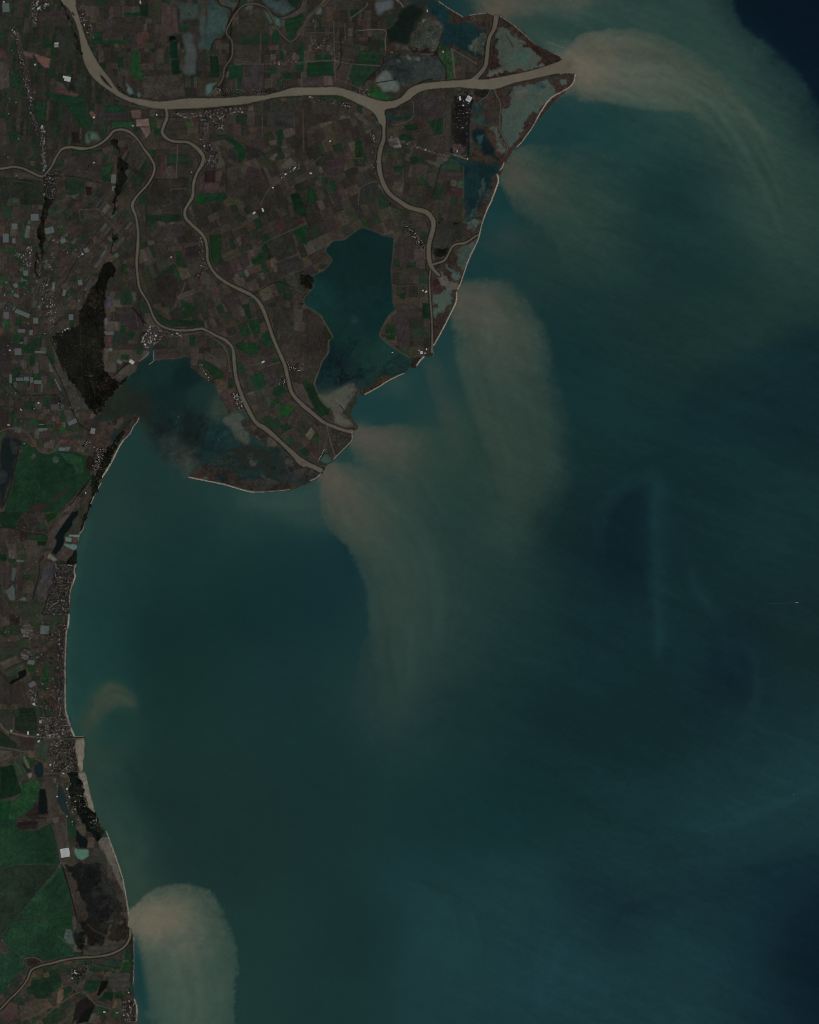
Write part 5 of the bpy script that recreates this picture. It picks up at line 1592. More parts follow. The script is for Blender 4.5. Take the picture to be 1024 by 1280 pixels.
def housemat():
    def f(nt, b):
        a = nd(nt, 'ShaderNodeAttribute', attribute_name='tint'); nt.links.new(a.outputs['Color'], b.inputs['Base Color'])
        b.inputs['Roughness'].default_value = .8; b.inputs['Specular IOR Level'].default_value = .1
    return f
M_HOUSES = mat('mixed_house_paint', housemat())

# ------------------------------------------------------------------ mesh builders
def link(o, label=None, category=None, kind=None, group=None):
    COL.objects.link(o)
    for k, v in (('label', label), ('category', category), ('kind', kind), ('group', group)):
        if v: o[k] = v
    return o
def raw_mesh(name, co, quads, tint=None, mats=(), poly_mat=None):
    me = bpy.data.meshes.new(name)
    n, q = len(co), len(quads)
    me.vertices.add(n); me.vertices.foreach_set('co', np.ascontiguousarray(co, np.float32).ravel())
    k = quads.shape[1]
    me.loops.add(q * k); me.loops.foreach_set('vertex_index', np.ascontiguousarray(quads, np.int32).ravel())
    me.polygons.add(q); me.polygons.foreach_set('loop_start', np.arange(0, q * k, k, dtype=np.int32))
    for m in mats: me.materials.append(m)
    if poly_mat is not None: me.polygons.foreach_set('material_index', np.asarray(poly_mat, np.int32))
    me.update(calc_edges=True)
    if tint is not None:
        at = me.attributes.new('tint', 'FLOAT_COLOR', 'POINT')
        c = np.ones((n, 4), np.float32); c[:, :3] = tint
        at.data.foreach_set('color', c.ravel())
    return me
# open sea: one sheet under everything, its rim carried out beyond the horizon of the view
ex = sx.astype(float).copy(); ey = sy.astype(float).copy()
ex[0] -= 6000; ex[-1] += 6000; ey[0] -= 6000; ey[-1] += 6000
XX, YY = np.meshgrid(wx(ex), wy(ey))
co = np.stack([XX, YY, np.zeros_like(XX)], -1).reshape(-1, 3)
ii = np.arange(SH[0] * SH[1]).reshape(SH)
q = np.stack([ii[1:, :-1], ii[1:, 1:], ii[:-1, 1:], ii[:-1, :-1]], -1).reshape(-1, 4)
sea = bpy.data.objects.new('sea', raw_mesh('sea', co, q, albedo(SEA_RGB.reshape(-1, 3)), [M_WATER]))
link(sea, 'dark teal open sea with brown silt clouds spreading from the river mouths', 'sea', 'structure')

# partition of the land window into bodies, one label per map cell
L1 = Raster(X0, LX1, Y0, Y1, 1)
LAB = np.zeros((L1.h, L1.w), np.int32)
INFO = [None]
def body(name, label, category, kind, z, material, group=None):
    INFO.append((name, label, category, kind, z, material, group)); return len(INFO) - 1
def put(pts, i, only=None):
    r = L1.poly(pts)
    if r is None: return 0
    s = LAB[r[0], r[1]]; m = r[2] if only is None else r[2] & (s == only)
    s[m] = i; LAB[r[0], r[1]] = s; return int(m.sum())
land_id = body('land', 'flat brown and green delta farmland beside the sea', 'land', 'structure', 2.0, M_LAND)
put(coast_r, land_id)
def tone(c):
    r, g, b = c; v = (r + g + b) / 3
    if v < 20: return 'almost black'
    if g > r + 8 and g > b + 5: return 'very dark green' if v < 30 else ('dark green' if v < 38 else 'grass green')
    if g >= r and v < 45: return 'dark olive'
    if r > g + 12: return 'reddish brown' if v < 62 else 'pinkish clay'
    if v < 38: return 'dark earth brown'
    if v < 48: return 'dull brown'
    if v < 60: return 'light brown'
    return 'pale tan'
MARKS = [(445, 380, 'the big enclosed lagoon'), (110, 460, 'the dark pine forest'), (300, 128, 'the long straight reach of the widest river'), (110, 70, "the widest river's upper reach"), (172, 300, 'the winding western river'),
         (290, 360, 'the river between the two bays'), (476, 200, 'the eastern river arm'), (190, 425, 'the harbour town'), (210, 480, 'the sheltered bay'), (60, 280, 'the straight woodland strip'), (76, 740, 'the beach town'),
         (50, 600, 'the large green marsh meadow'), (100, 1197, 'the narrow southern river'), (40, 1080, 'the great green polder'), (576, 150, 'the dark fish farm'), (104, 940, 'the broad southern beach'), (495, 95, 'the pale ponds'), (530, 440, 'the harbour cape'),
         (330, 30, 'the meandering northern stream'), (61, 230, 'the bridge town'), (270, 145, 'the riverside village')]
DIRS = ['east', 'south-east', 'south', 'south-west', 'west', 'north-west', 'north', 'north-east']
def where(x, y):
    m = min(MARKS, key=lambda t: math.hypot(x - t[0], y - t[1]))
    d = DIRS[int(round(math.atan2(y - m[1], x - m[0]) / (math.pi / 4))) % 8]
    return m, d
def sized(a): return 'tiny' if a < 14 else 'small' if a < 40 else 'middling' if a < 120 else 'large' if a < 500 else 'very large'
def shape_word(p):
    P = np.array(p); lo, hi = P.min(0), P.max(0); e = np.roll(P, -1, 0) - P
    L = np.hypot(e[:, 0], e[:, 1])
    if len(p) == 3: return 'three-cornered'
    if len(p) == 4: return 'narrow' if L.max() > 2.6 * L.min() else 'four-sided'
    return 'irregular'
seen = {}
def uniq(lab, x, y):
    k = lab
    if k in seen: k = lab + (', the more northerly' if y < seen[lab][1] else ', the more southerly')
    seen[k] = (x, y); return k
for kind, c, p in OBJ:
    P = np.array(p); x, y = P.mean(0)
    ar = 0.5 * abs(np.dot(P[:, 0], np.roll(P[:, 1], 1)) - np.dot(P[:, 1], np.roll(P[:, 0], 1)))
    m, d = where(x, y)
    word = {'field': 'field', 'lagoon': 'shallow pond', 'mudflat': 'mud flat', 'salt_marsh': 'marsh patch'}[kind]
    tn = tone(c) if kind != 'lagoon' else ('pale teal' if sum(c) > 170 else 'dark teal')
    lab = f"{sized(ar)} {shape_word(p)} {tn} {word} {d} of {m[2]}"
    i = body(kind, lab, word, 'structure', {'field': 2.0, 'lagoon': .6, 'mudflat': .8, 'salt_marsh': 1.2}[kind], M_WATER if kind == 'lagoon' else M_LAND,
             {'field': 'farm fields', 'lagoon': 'shallow ponds and lagoons', 'mudflat': 'mud flats', 'salt_marsh': 'salt marsh patches'}[kind])
    if put(p, i, None if kind != 'field' else land_id) == 0 and kind == 'field': put(p, i)
    if kind == 'field':
        pass
    r = L1.poly(p)
    if r is not None and kind == 'field':
        s = LAB[r[0], r[1]]; cst = L1.poly(coast_r)
for lab, pts in DARK_WATERS: put(parse(pts), body('pond', lab, 'pond', 'structure', .8, M_WATER, 'ponds'))
for s, lab in zip(SANDS, ('broad pale beach between the two jetties', 'long pale beach tapering south of the jetties', 'grey sandy dune flat beside the southern shore')):
    put(s, body('beach', lab, 'beach', 'structure', 1.6, M_SAND, 'beaches'))
i = body('enclosed_lagoon', 'big dark teal enclosed lagoon with weed beds and pale mud at its south end', 'lagoon', 'structure', .4, M_WATER)
put(LAKE, i)
i = body('sand_island', 'low brown barrier island closing the mouth of the big lagoon', 'island', 'structure', 1.5, M_LAND)
put(parse("447.5,489 451,487 462,485 471,474 480,467 489,472 497,468 505,465 506,467.5 500,469.5 490,474 480,480 470,486 462,490 456,494 453,494"), i)
for n, S, SW, lab in RIV:
    i = body(n, lab, n, 'structure', .9, M_WATER)
    for a, b, al in L1.stroke(S, np.maximum(SW, 1.5)):
        s = LAB[a, b]; s[(al > .4)] = i; LAB[a, b] = s
i = body('river', 'widest silty tan river sweeping across the delta to the eastern mouth', 'river', 'structure', .9, M_WATER); put(po, i)
i = body('river_island', 'dark wooded island lying in the bend of the widest river', 'island', 'structure', 1.8, M_LAND); put(parse("125,93 128,94.5 132,99 137,105.5 141,110 139,110 134,106 129,101 126,97"), i)
NEARB = [(660, 165), (700, 120), (628, 208), (622, 230), (592, 310), (565, 385), (526, 452), (480, 477), (437, 552), (395, 597), (280, 607), (170, 530), (145, 570), (120, 615), (109, 642), (100, 667), (91, 730), (84, 830)]
for k, (p, w) in enumerate(BEACHES):
    S = smooth(parse(p), 4); x, y = S[len(S) // 2]; m, d = where(x, y)
    i = body('beach', uniq(f"thin pale strip of beach along the shore {d} of {m[2]}", x, y), 'beach', 'structure', 1.4, M_SAND, 'beaches')
    for a, b, al in L1.stroke(S, max(1.3, w)):
        s = LAB[a, b]; s[al > .5] = i; LAB[a, b] = s

# corner colours: the mean of the four half-unit samples round each corner
Gp = np.pad(G, ((1, 1), (1, 1), (0, 0)), mode='edge')
CORN = 0.25 * (Gp[0:-1:2, 0:-1:2] + Gp[1::2, 0:-1:2][:L1.h + 1] + Gp[0:-1:2, 1::2][:, :L1.w + 1] + Gp[1::2, 1::2][:L1.h + 1, :L1.w + 1])
CORN = CORN[:L1.h + 1, :L1.w + 1]
WC = L1.w + 1
order = np.argsort(LAB.ravel(), kind='stable'); sl = LAB.ravel()[order]
bounds = np.searchsorted(sl, np.arange(len(INFO) + 1))
used_labels = {}
for i in range(1, len(INFO)):
    cells = order[bounds[i]:bounds[i + 1]]
    if len(cells) < 2: continue
    name, label, category, kind, z, material, group = INFO[i]
    if label in used_labels: label = uniq(label, *used_labels[label]) if False else label
    r, c = cells // L1.w, cells % L1.w
    a = r * WC + c
    corners = np.stack([a + WC, a + WC + 1, a + 1, a], -1)
    u, inv = np.unique(corners.ravel(), return_inverse=True)
    cx = (X0 + u % WC).astype(float); cy = (Y0 + u // WC).astype(float)
    cx[cx <= X0] -= 5900; cy[cy <= Y0] -= 5900; cy[cy >= Y1] += 5900
    co = np.stack([wx(cx), wy(cy), np.full(len(u), z)], -1)
    me = raw_mesh(name, co, inv.reshape(-1, 4), albedo(CORN.reshape(-1, 3)[u]), [material])
    link(bpy.data.objects.new(name, me), label, category, kind, group)

# ------------------------------------------------------------------ woods: a closed canopy of crowns, every crown bulging from the mass
def canopy(name, pts, label, step=.4, hmin=9, hmax=19, seed=0, tree_col=(10, 16, 13), rides=()):
    R = Raster(*(lambda P: (math.floor(P[:, 0].min()) - 1, math.ceil(P[:, 0].max()) + 1, math.floor(P[:, 1].min()) - 1, math.ceil(P[:, 1].max()) + 1))(np.asarray(pts)), 1 / step)
    m = R.mask(rough(pts, 1.6, seed + 40))
    g = np.random.default_rng(seed)
    h, w = R.h, R.w
    H = g.uniform(0, 1, (h + 1, w + 1)); big = fbm((h + 1, w + 1), 2.0, seed + 60)
    hole = fbm((h + 1, w + 1), 1.2, seed + 61) + .6 * fbm((h + 1, w + 1), 2.5, seed + 62)
    Z = hmin + (hmax - hmin) * (.55 * H + .25 + .12 * big)
    m &= ~((hole[:-1, :-1] > 1.95))
    cells = np.flatnonzero(m)
    if len(cells) < 3: return
    r, c = cells // w, cells % w; a = r * (w + 1) + c
    corners = np.stack([a + w + 1, a + w + 2, a + 1, a], -1)
    u, inv = np.unique(corners.ravel(), return_inverse=True)
    vx = R.x0 + (u % (w + 1)) * step + g.normal(0, .09, len(u)); vy = R.y0 + (u // (w + 1)) * step + g.normal(0, .09, len(u))
    q = inv.reshape(-1, 4)
    e = np.sort(np.concatenate([q[:, [0, 1]], q[:, [1, 2]], q[:, [2, 3]], q[:, [3, 0]]]), 1)
    ek = e[:, 0].astype(np.int64) * len(u) + e[:, 1]
    val, cnt = np.unique(ek, return_counts=True); rim = np.unique(np.concatenate([val[cnt == 1] // len(u), val[cnt == 1] % len(u)]))
    z = Z.ravel()[u].copy(); z[rim] = 2.2
    t = np.array(tree_col, np.float32) * (1 + .26 * big.ravel()[u] + .2 * (g.uniform(0, 1, len(u)) - .5))[:, None]
    for (ax, ay), (bx, by), wdt in rides:
        tt = np.clip(((vx - ax) * (bx - ax) + (vy - ay) * (by - ay)) / ((bx - ax) ** 2 + (by - ay) ** 2), 0, 1); dd = np.hypot(vx - ax - tt * (bx - ax), vy - ay - tt * (by - ay))
        k_ = np.clip(1 - dd / wdt, 0, 1) * g.uniform(.2, 1, len(dd)); t = t + k_[:, None] * np.array((24, 20, 14), np.float32); z = np.where(k_ > .5, 2.5, z)
    t = t + (np.clip(hole.ravel()[u] - .9, 0, 1) * .8)[:, None] * np.array((20, 15, 9), np.float32)
    me = raw_mesh(name, np.stack([wx(vx), wy(vy), z], -1), q, albedo(np.clip(t, 3, 80)), [M_WOOD])
    link(bpy.data.objects.new(name, me), label, 'wood', 'stuff')
for k, (lab, p) in enumerate(WOODS):
    canopy('pine_forest' if k == 0 else 'wood', parse(p), lab, seed=k, rides=[((109, 455), (113, 470), 1.2), ((113, 470), (119, 492), 2.4), ((66, 425), (128, 440), .5), ((76, 448), (130, 462), .5), ((100, 400), (104, 505), .5), ((118, 365), (118, 505), .5), ((88, 470), (126, 480), .5), ((108, 380), (131, 386), .5)] if k == 0 else [], tree_col=(17, 18, 15) if k not in (5, 6, 7) else (14, 19, 15))
# ------------------------------------------------------------------ buildings
def gable(L, W, hw, hr, z=2.0):
    """a gabled building as vertices and faces: walls first, then the two roof slopes with eaves"""
    l, w, o = L / 2, W / 2, .04 * W
    v = [(-l, -w, 0), (l, -w, 0), (l, w, 0), (-l, w, 0), (-l, -w, hw), (l, -w, hw), (l, w, hw), (-l, w, hw), (-l, 0, hw + hr), (l, 0, hw + hr),
         (-l - o, -w - o, hw - .1), (l + o, -w - o, hw - .1), (l + o, 0, hw + hr + .25), (-l - o, 0, hw + hr + .25), (l + o, w + o, hw - .1), (-l - o, w + o, hw - .1)]
    walls = [(0, 1, 5, 4), (2, 3, 7, 6), (1, 2, 6, 9, 5), (3, 0, 4, 8, 7)]
    roof = [(10, 11, 12, 13), (14, 15, 13, 12)]
    return [(a, b, c + z) for a, b, c in v], walls, roof
def mesh_of(name, v, f, mats, idx=None):
    me = bpy.data.meshes.new(name); me.from_pydata(v, [], f); me.update()
    for m in mats: me.materials.append(m)
    if idx is not None: me.polygons.foreach_set('material_index', idx)
    return me
def house_mesh(name, L, W, hw, hr, roofm, wallm=None):
    v, wa, ro = gable(L, W, hw, hr)
    return mesh_of(name, v, wa + ro, [wallm or M_PALE, roofm], [0] * len(wa) + [1] * len(ro))
def place(o, x, y, rot=0.0): o.location = (wx(x), wy(y), 0); o.rotation_euler = (0, 0, math.radians(rot)); return o
def empty(name, x, y, rot=0.0): return place(bpy.data.objects.new(name, None), x, y, rot)
def child(name, me, parent, off=(0, 0, 0)):
    o = bpy.data.objects.new(name, me); COL.objects.link(o); o.parent = parent; o.location = off; return o
def hall(x, y, L, W, rot, label, bays=3, roofm=None, name='warehouse', category='warehouse', hw=7, hr=2.5, group=None):
    """a multi-bay hall: wall block, and one gabled roof per bay"""
    e = link(empty(name, x, y, rot), label, category, None, group)
    v, f = [], []
    b = W / bays
    wv_, wf = [], []
    for k in range(bays):
        vv, wa, ro = gable(L, b * .985, hw, hr)
        yy = -W / 2 + b * (k + .5)
        n = len(wv_); wv_ += [(p[0], p[1] + yy, p[2]) for p in vv]; wf += [tuple(i + n for i in q) for q in wa]
        n = len(v); v += [(p[0], p[1] + yy, p[2]) for p in vv]; f += [tuple(i + n for i in q) for q in ro]
    child('wall', mesh_of('wall', wv_, wf, [M_PALE]), e); child('roof', mesh_of('roof', v, f, [roofm or M_WHITE]), e)
    return e
# large buildings anyone can pick out
hall(84.6, 98.6, 225, 180, -12, 'largest white factory roof in the fields west of the widest river', 5)
hall(80.2, 96.2, 80, 90, -12, 'small white annex at the north-west corner of the largest white factory', 2, name='annex', category='building')
hall(81.6, 1065.8, 340, 330, 9, 'huge square white hall beside the pale green pond of the south', 9, name='greenhouse_hall', category='hall')
hall(70.6, 57.3, 150, 110, 3, 'blue-grey farm hall with a white north wing west of the widest river', 3, M_GREYR)
hall(70.8, 54.0, 150, 40, 3, 'white north wing of the blue-grey farm hall', 1, name='barn', category='barn')
hall(103.2, 317.6, 66, 60, 30, 'very bright white barn beside the greenhouse nearest the forest tip', 2, name='barn', category='barn')
hall(329, 452.4, 120, 62, 28, 'bright white barn with a long drive between the two delta rivers', 2, name='barn', category='barn')
hall(328.6, 262.5, 60, 130, 18, 'tall pale barn in the fields north-west of the big enclosed lagoon', 2, name='barn', category='barn')
hall(317.7, 266.2, 110, 60, 40, 'white barn beside a tree clump left of the tall pale barn', 2, name='barn', category='barn')
hall(532.7, 364.6, 90, 60, 42, 'white barn alone beside the straight canal', 2, name='barn', category='barn')
hall(528.6, 363.2, 60, 50, 10, 'grey-white shed just left of the white barn by the canal', 1, name='shed', category='shed')
hall(586.2, 123.6, 210, 190, 60, 'biggest white work hall at the north end of the dark fish farm', 4, name='work_hall', category='hall')
hall(575.2, 123.0, 70, 150, 10, 'narrow white shed at the fish farm left of the biggest hall', 2, name='shed', category='shed')
hall(579.2, 131.8, 70, 50, 10, 'small white shed south of the fish farm halls', 1, name='shed', category='shed')
hall(571.6, 189.0, 30, 90, 0, 'slim white shed among the striped basins of the fish farm', 1, name='shed', category='shed')
hall(584.6, 198.6, 50, 36, 30, 'tiny white hut at the south tip of the fish farm', 1, name='hut', category='hut')
hall(527.0, 440.6, 90, 100, 0, 'large white hall of the harbour cape', 3, name='harbour_hall', category='hall')
hall(533.3, 436.6, 46, 66, -10, 'bright white harbour shed nearest the canal mouth', 1, name='harbour_shed', category='shed')
hall(524.2, 438.2, 40, 36, 0, 'small white harbour shed at the western edge of the cape', 1, name='harbour_shed', category='shed')
hall(531.6, 441.6, 80, 60, 0, 'grey-roofed hall in the middle of the harbour cape', 2, M_GREYR, name='harbour_hall', category='hall')
hall(195.2, 419.6, 70, 56, 25, 'brightest white building in the harbour town', 2, name='hall', category='building')
hall(181.6, 430.6, 80, 56, -30, 'white boat shed near the harbour basin', 2, name='boat_shed', category='shed')
hall(179.0, 423.6, 50, 40, 0, 'small white shed north of the boat shed in the harbour town', 1, name='shed', category='shed')
hall(116.2, 538.6, 160, 210, -15, 'pale grey block-like hall beside the reddish marsh at the spit', 4, M_CONC, name='hall', category='hall')
hall(94, 1216.2, 100, 62, 0, 'white farm hall south of the narrow southern river', 2, name='barn', category='barn')
hall(90.4, 1222.6, 46, 40, 0, 'small white shed south-west of the white farm hall', 1, name='shed', category='shed')
hall(130.6, 1265, 80, 50, 0, 'white barn on the road to the southern beach hamlet', 2, name='barn', category='barn')
hall(146.4, 1265.8, 90, 44, 0, 'grey-white barn right of the white barn near the southern hamlet', 2, M_GREYR, name='barn', category='barn')
hall(161, 1240.7, 56, 40, 0, 'white house at the north end of the southern beach hamlet', 1, name='house', category='house')
hall(42.4, 880, 90, 76, 20, 'white hall at the south edge of the inland town', 2, name='hall', category='hall')
hall(50.8, 902, 110, 90, 10, 'white hall on the north-west corner of the canal town', 3, name='hall', category='hall')
hall(35.2, 916.2, 60, 120, 4, 'tall narrow white shed west of the canal town', 2, name='shed', category='shed')
hall(47.4, 918.2, 80, 60, 0, 'white shed by the boat canal at the canal town edge', 2, name='shed', category='shed')
hall(14.2, 913.6, 90, 90, 0, 'pale shed at the western end of the canal road', 2, M_GREYR, name='shed', category='shed')
hall(84, 986, 66, 56, 0, 'brightest white building in the resort pine wood', 2, name='large_house', category='building')
hall(71.6, 995.6, 66, 46, 0, 'white hall beside the slender green pond', 2, name='hall', category='hall')
hall(63, 956.2, 56, 60, 20, 'white hall south-west of the canal town', 2, name='hall', category='hall')
hall(48.5, 926.6, 100, 60, 40, 'white farm shed just south of the boat canal', 2, name='shed', category='shed')
hall(10.8, 531.2, 80, 36, 0, 'white farmhouse beside the western marsh road', 1, name='farmhouse', category='house')
hall(107.2, 616, 40, 56, 0, 'white villa by the coastal wood\'s inner road', 1, name='villa', category='house')
hall(30.4, 554.6, 36, 30, 0, 'lone white hut on the large green marsh meadow\'s west edge', 1, name='hut', category='hut')
hall(48.3, 503.6, 60, 60, 0, 'white house between green plots south of the row of greenhouses', 2, name='house', category='house')
hall(12.3, 437.8, 70, 40, 0, 'lone white barn on the dark western field', 1, name='barn', category='barn')
hall(53, 159.2, 56, 150, 5, 'long bright white shed on the northern road village', 2, name='shed', category='shed')
hall(117.4, 146.8, 80, 60, 30, 'white barn next to the orange plot west of the widest river', 2, name='barn', category='barn')
hall(175.6, 2.8, 50, 110, 8, 'bright white shed at the top edge of the picture', 2, name='shed', category='shed')
hall(48.6, 10.4, 130, 70, 35, 'white workshop of the north-western village', 2, name='workshop', category='workshop')
hall(57.8, 5.4, 90, 50, -20, 'white workshop right of the larger north-western one', 1, name='workshop', category='workshop')
hall(4.8, 2.4, 60, 50, 0, 'white shed in the top left corner', 1, name='shed', category='shed')
hall(275, 148.2, 60, 46, 0, 'bright white building in the riverside village', 1, name='house', category='house')
hall(277.2, 159.8, 46, 46, 0, 'bright white building at the south tip of the riverside village', 1, name='house', category='house')
hall(293.4, 140.4, 90, 36, 10, 'white shed at the eastern end of the riverside village', 1, name='shed', category='shed')
hall(303, 140.2, 60, 34, 0, 'white shed between the riverside village and the river bank trees', 1, name='shed', category='shed')
hall(44, 80.8, 60, 60, 0, 'white house south of the brick-red plot in the north-west', 1, name='house', category='house')
hall(18.2, 40, 46, 60, 0, 'white house on the western edge of the northern road village', 1, name='house', category='house')
hall(166.2, 157.3, 70, 36, -20, 'white barn north-west of the pink clay field', 1, name='barn', category='barn')
hall(196, 143.4, 50, 60, 0, 'white house where the second river leaves the widest river', 1, name='house', category='house')
hall(239.6, 215.4, 38, 38, 0, 'lone white hut in the fields inside the second river\'s bend', 1, name='hut', category='hut')
hall(255.6, 182.4, 40, 46, 0, 'white house on the second river\'s outer bank', 1, name='house', category='house')
hall(231, 146.8, 62, 40, -25, 'white house south of the wooded bank near the second river', 1, name='house', category='house')
hall(117.4, 203.4, 60, 40, 0, 'white barn in the meadow south of the winding western river', 1, name='barn', category='barn')
hall(214, 321.4, 46, 40, 20, 'lone white barn between the winding river and its neighbour', 1, name='barn', category='barn')
hall(412.8, 176.4, 60, 50, 30, 'white farm south of the long straight reach', 1, name='farmhouse', category='house')
hall(388.6, 216.6, 90, 50, 0, 'white farm at the road junction in the middle of the delta', 2, name='farmhouse', category='house')
hall(368.8, 209.8, 90, 40, 30, 'white barn on the diagonal farm road', 1, name='barn', category='barn')
hall(357, 217.6, 80, 46, 30, 'white barn further along the diagonal farm road', 1, name='barn', category='barn')
hall(341.3, 234.6, 60, 46, 0, 'white farmhouse where the diagonal road turns south', 1, name='farmhouse', category='house')
hall(490.6, 440.6, 0.1 + 50, 30, 0, 'small pale hut on the lagoon dyke', 1, name='pump_house', category='building')
hall(554, 64.6, 40, 60, 0, 'small white house by the lagoon gate north of the green triangle', 1, name='house', category='house')
hall(534.2, 13.6, 30, 90, 0, 'white fishing lodge on the north dyke', 1, name='lodge', category='house')
hall(489.6, 65.2, 130, 40, 0, 'pale pink farm at the south edge of the dark reed bed', 2, M_TERRA, name='farmhouse', category='house')
# greenhouses: many-bayed film roofs
GH = [(7.5, 9.5, 260, 330, 4, 'largest blue-green greenhouse block in the north-west corner', 0), (43.4, 271.6, 290, 250, 0, 'green-white greenhouse just left of the straight woodland strip', 0),
 (18.4, 283, 200, 180, 0, 'squarish greenhouse in the far west north of the hamlet', 0), (35.6, 284, 140, 120, 0, 'small greenhouse between the squarish one and the woodland strip', 0), (62, 288, 330, 230, 15, 'big pale greenhouse touching the east side of the woodland strip', 0),
 (7.3, 297.6, 220, 330, 0, 'tall greenhouse near the left edge of the picture', 0), (17.5, 301, 110, 190, 0, 'narrow greenhouse right of the tall one near the left edge', 0), (79, 301, 200, 170, 30, 'tilted grey greenhouse east of the woodland strip', 0),
 (108.1, 312.8, 180, 170, 25, 'bright greenhouse beside the very bright barn', 0), (32.3, 341.4, 170, 190, 5, 'greenhouse above the long white film strip', 0), (29.8, 349.6, 250, 30, -28, 'long thin white film strip between two green plots', 0),
 (20, 356.8, 140, 170, 20, 'greenhouse in the far west amid brown plots', 0), (20.6, 369.4, 200, 110, -20, 'small greenhouse below the far-west one', 0), (67, 358.6, 110, 330, -6, 'tall greenhouse at the roadside town\'s east edge', 0),
 (80.4, 366, 110, 240, -12, 'pale teal greenhouse midway between town and forest', 0), (100.4, 353.2, 150, 200, 12, 'bright greenhouse at the forest\'s north-western edge', 0), (7.8, 394, 200, 250, 0, 'pinkish-white greenhouse near the left edge below the western town', 1),
 (28.4, 391.8, 560, 150, -22, 'long slanting greenhouse east of the pinkish one', 0), (27, 413.6, 280, 120, 0, 'grey-brown greenhouse south of the slanting one', 1), (44.8, 400.8, 190, 220, 0, 'greenhouse beside the road town\'s south end', 0), (39, 415.8, 130, 200, 0, 'small greenhouse right of the grey-brown one', 0),
 (22.6, 439.6, 260, 250, 3, 'lilac-blue square greenhouse on the western plain', 1), (50.2, 440, 400, 60, -2, 'thin white greenhouse by the dark canal', 0), (13.4, 473.6, 90, 330, 0, 'narrow green greenhouse in the south-west plain', 0),
 (24.7, 474, 280, 120, 0, 'left one of the row of pale greenhouses', 1), (33.2, 473.4, 190, 150, 0, 'brightest greenhouse in the row of pale greenhouses', 0), (39.7, 475, 120, 200, 0, 'lilac greenhouse in the row of pale greenhouses', 1), (47.2, 477.6, 280, 130, 0, 'right end of the row of pale greenhouses', 0),
 (72.4, 481, 60, 500, 28, 'long thin lilac greenhouse along the dark canal', 1), (80.8, 413.2, 330, 60, 27, 'long white roof along the forest\'s straight north-west edge', 2), (88.9, 396.6, 170, 220, 0, 'grey greenhouse close to the forest\'s west edge', 0),
 (132.6, 401.6, 110, 240, 0, 'lilac-grey greenhouse on the forest\'s east edge', 1), (136.4, 416.4, 350, 130, 0, 'wide pale greenhouse on the forest\'s east edge', 1), (138.2, 436.8, 140, 130, 0, 'small pale greenhouse south of the wide one east of the forest', 0),
 (149.4, 452.4, 200, 130, -38, 'tilted greenhouse west of the harbour town', 0), (164.8, 452.4, 190, 130, -35, 'tilted greenhouse nearest the sheltered bay', 2), (90.6, 527.6, 340, 160, 25, 'wide tilted white greenhouse inland of the spit', 0), (53.8, 536.6, 330, 80, 0, 'flat white greenhouse north of the levee bend', 0),
 (52, 530.4, 200, 36, 0, 'thin green-white greenhouse above the flat white one', 0), (142, 223.6, 170, 330, -5, 'pale greenhouse at the wood inside the western river\'s bend', 0), (142, 235.6, 120, 180, -5, 'smaller greenhouse south of it beside the same wood', 0),
 (56, 787.4, 320, 320, -4, 'grey greenhouse between the inland town and the beach', 0), (40.4, 855.4, 260, 180, 30, 'white greenhouse with a notched corner south of the inland town', 1), (39, 827.8, 250, 160, -10, 'pale film greenhouse south-east of the inland town hall', 0)]
for n, (x, y, L, W, rot, lab, f) in enumerate(GH):
    long_x = L >= W
    Lr, Wr, rr = (L, W, rot) if long_x else (W, L, rot + 90)
    hall(x, y, Lr, Wr, rr, lab, max(2, int(Wr / 14)), (M_GLASS, M_FILM2, M_WHITE)[f], 'greenhouse', 'greenhouse', 3.2, 1.5, 'greenhouses')

HV, HF, HC = [], [], []       # the mass of small houses
TV, TF, TC = [], [], []       # the mass of garden and roadside trees
bv, bw, br = gable(1, 1, 1, 1, 0)
bv = np.array(bv); FQ = [(0, 1, 5, 4), (2, 3, 7, 6), (1, 2, 6, 5), (3, 0, 4, 7), (10, 11, 12, 13), (14, 15, 13, 12)]
PROTO = {}
def unit_house(kind):
    if kind not in PROTO:
        rm = {'w': M_WHITE, 't': M_TERRA, 'g': M_GREYR}[kind]
        PROTO[kind] = house_mesh('house', 30, 17, 5, 2.6, rm)
    return PROTO[kind]
ICO = None
def tree_at(x, y, r, col):
    """one rounded, uneven crown on the ground"""
    g = RNG
    k = 7
    ang = np.linspace(0, 2 * math.pi, k, endpoint=False) + g.uniform(0, 1)
    n = len(TV) and sum(len(t) for t in TV)
    X, Y = wx(x), wy(y)
    v = []
    for ring, (rr, z) in enumerate(((.75, .15), (1.0, .55), (.6, .92))):
        q = r * rr * g.uniform(.75, 1.2, k)
        v += [(X + q[i] * math.cos(ang[i] + ring * .4), Y + q[i] * math.sin(ang[i] + ring * .4), 2 + 1.5 * r * z * g.uniform(.9, 1.1)) for i in range(k)]
    v.append((X, Y, 2 + 1.65 * r))
    f = []
    for ring in range(2):
        for i in range(k):
            a, b = ring * k + i, ring * k + (i + 1) % k
            f.append((a, b, b + k, a + k))
    for i in range(k): f.append((2 * k + i, 2 * k + (i + 1) % k, 3 * k, 3 * k))
    TV.append(np.array(v)); TF.append(np.array(f)); TC.append(np.array(col, np.float32)[None] * g.uniform(.6, 1.3, (len(v), 1)))
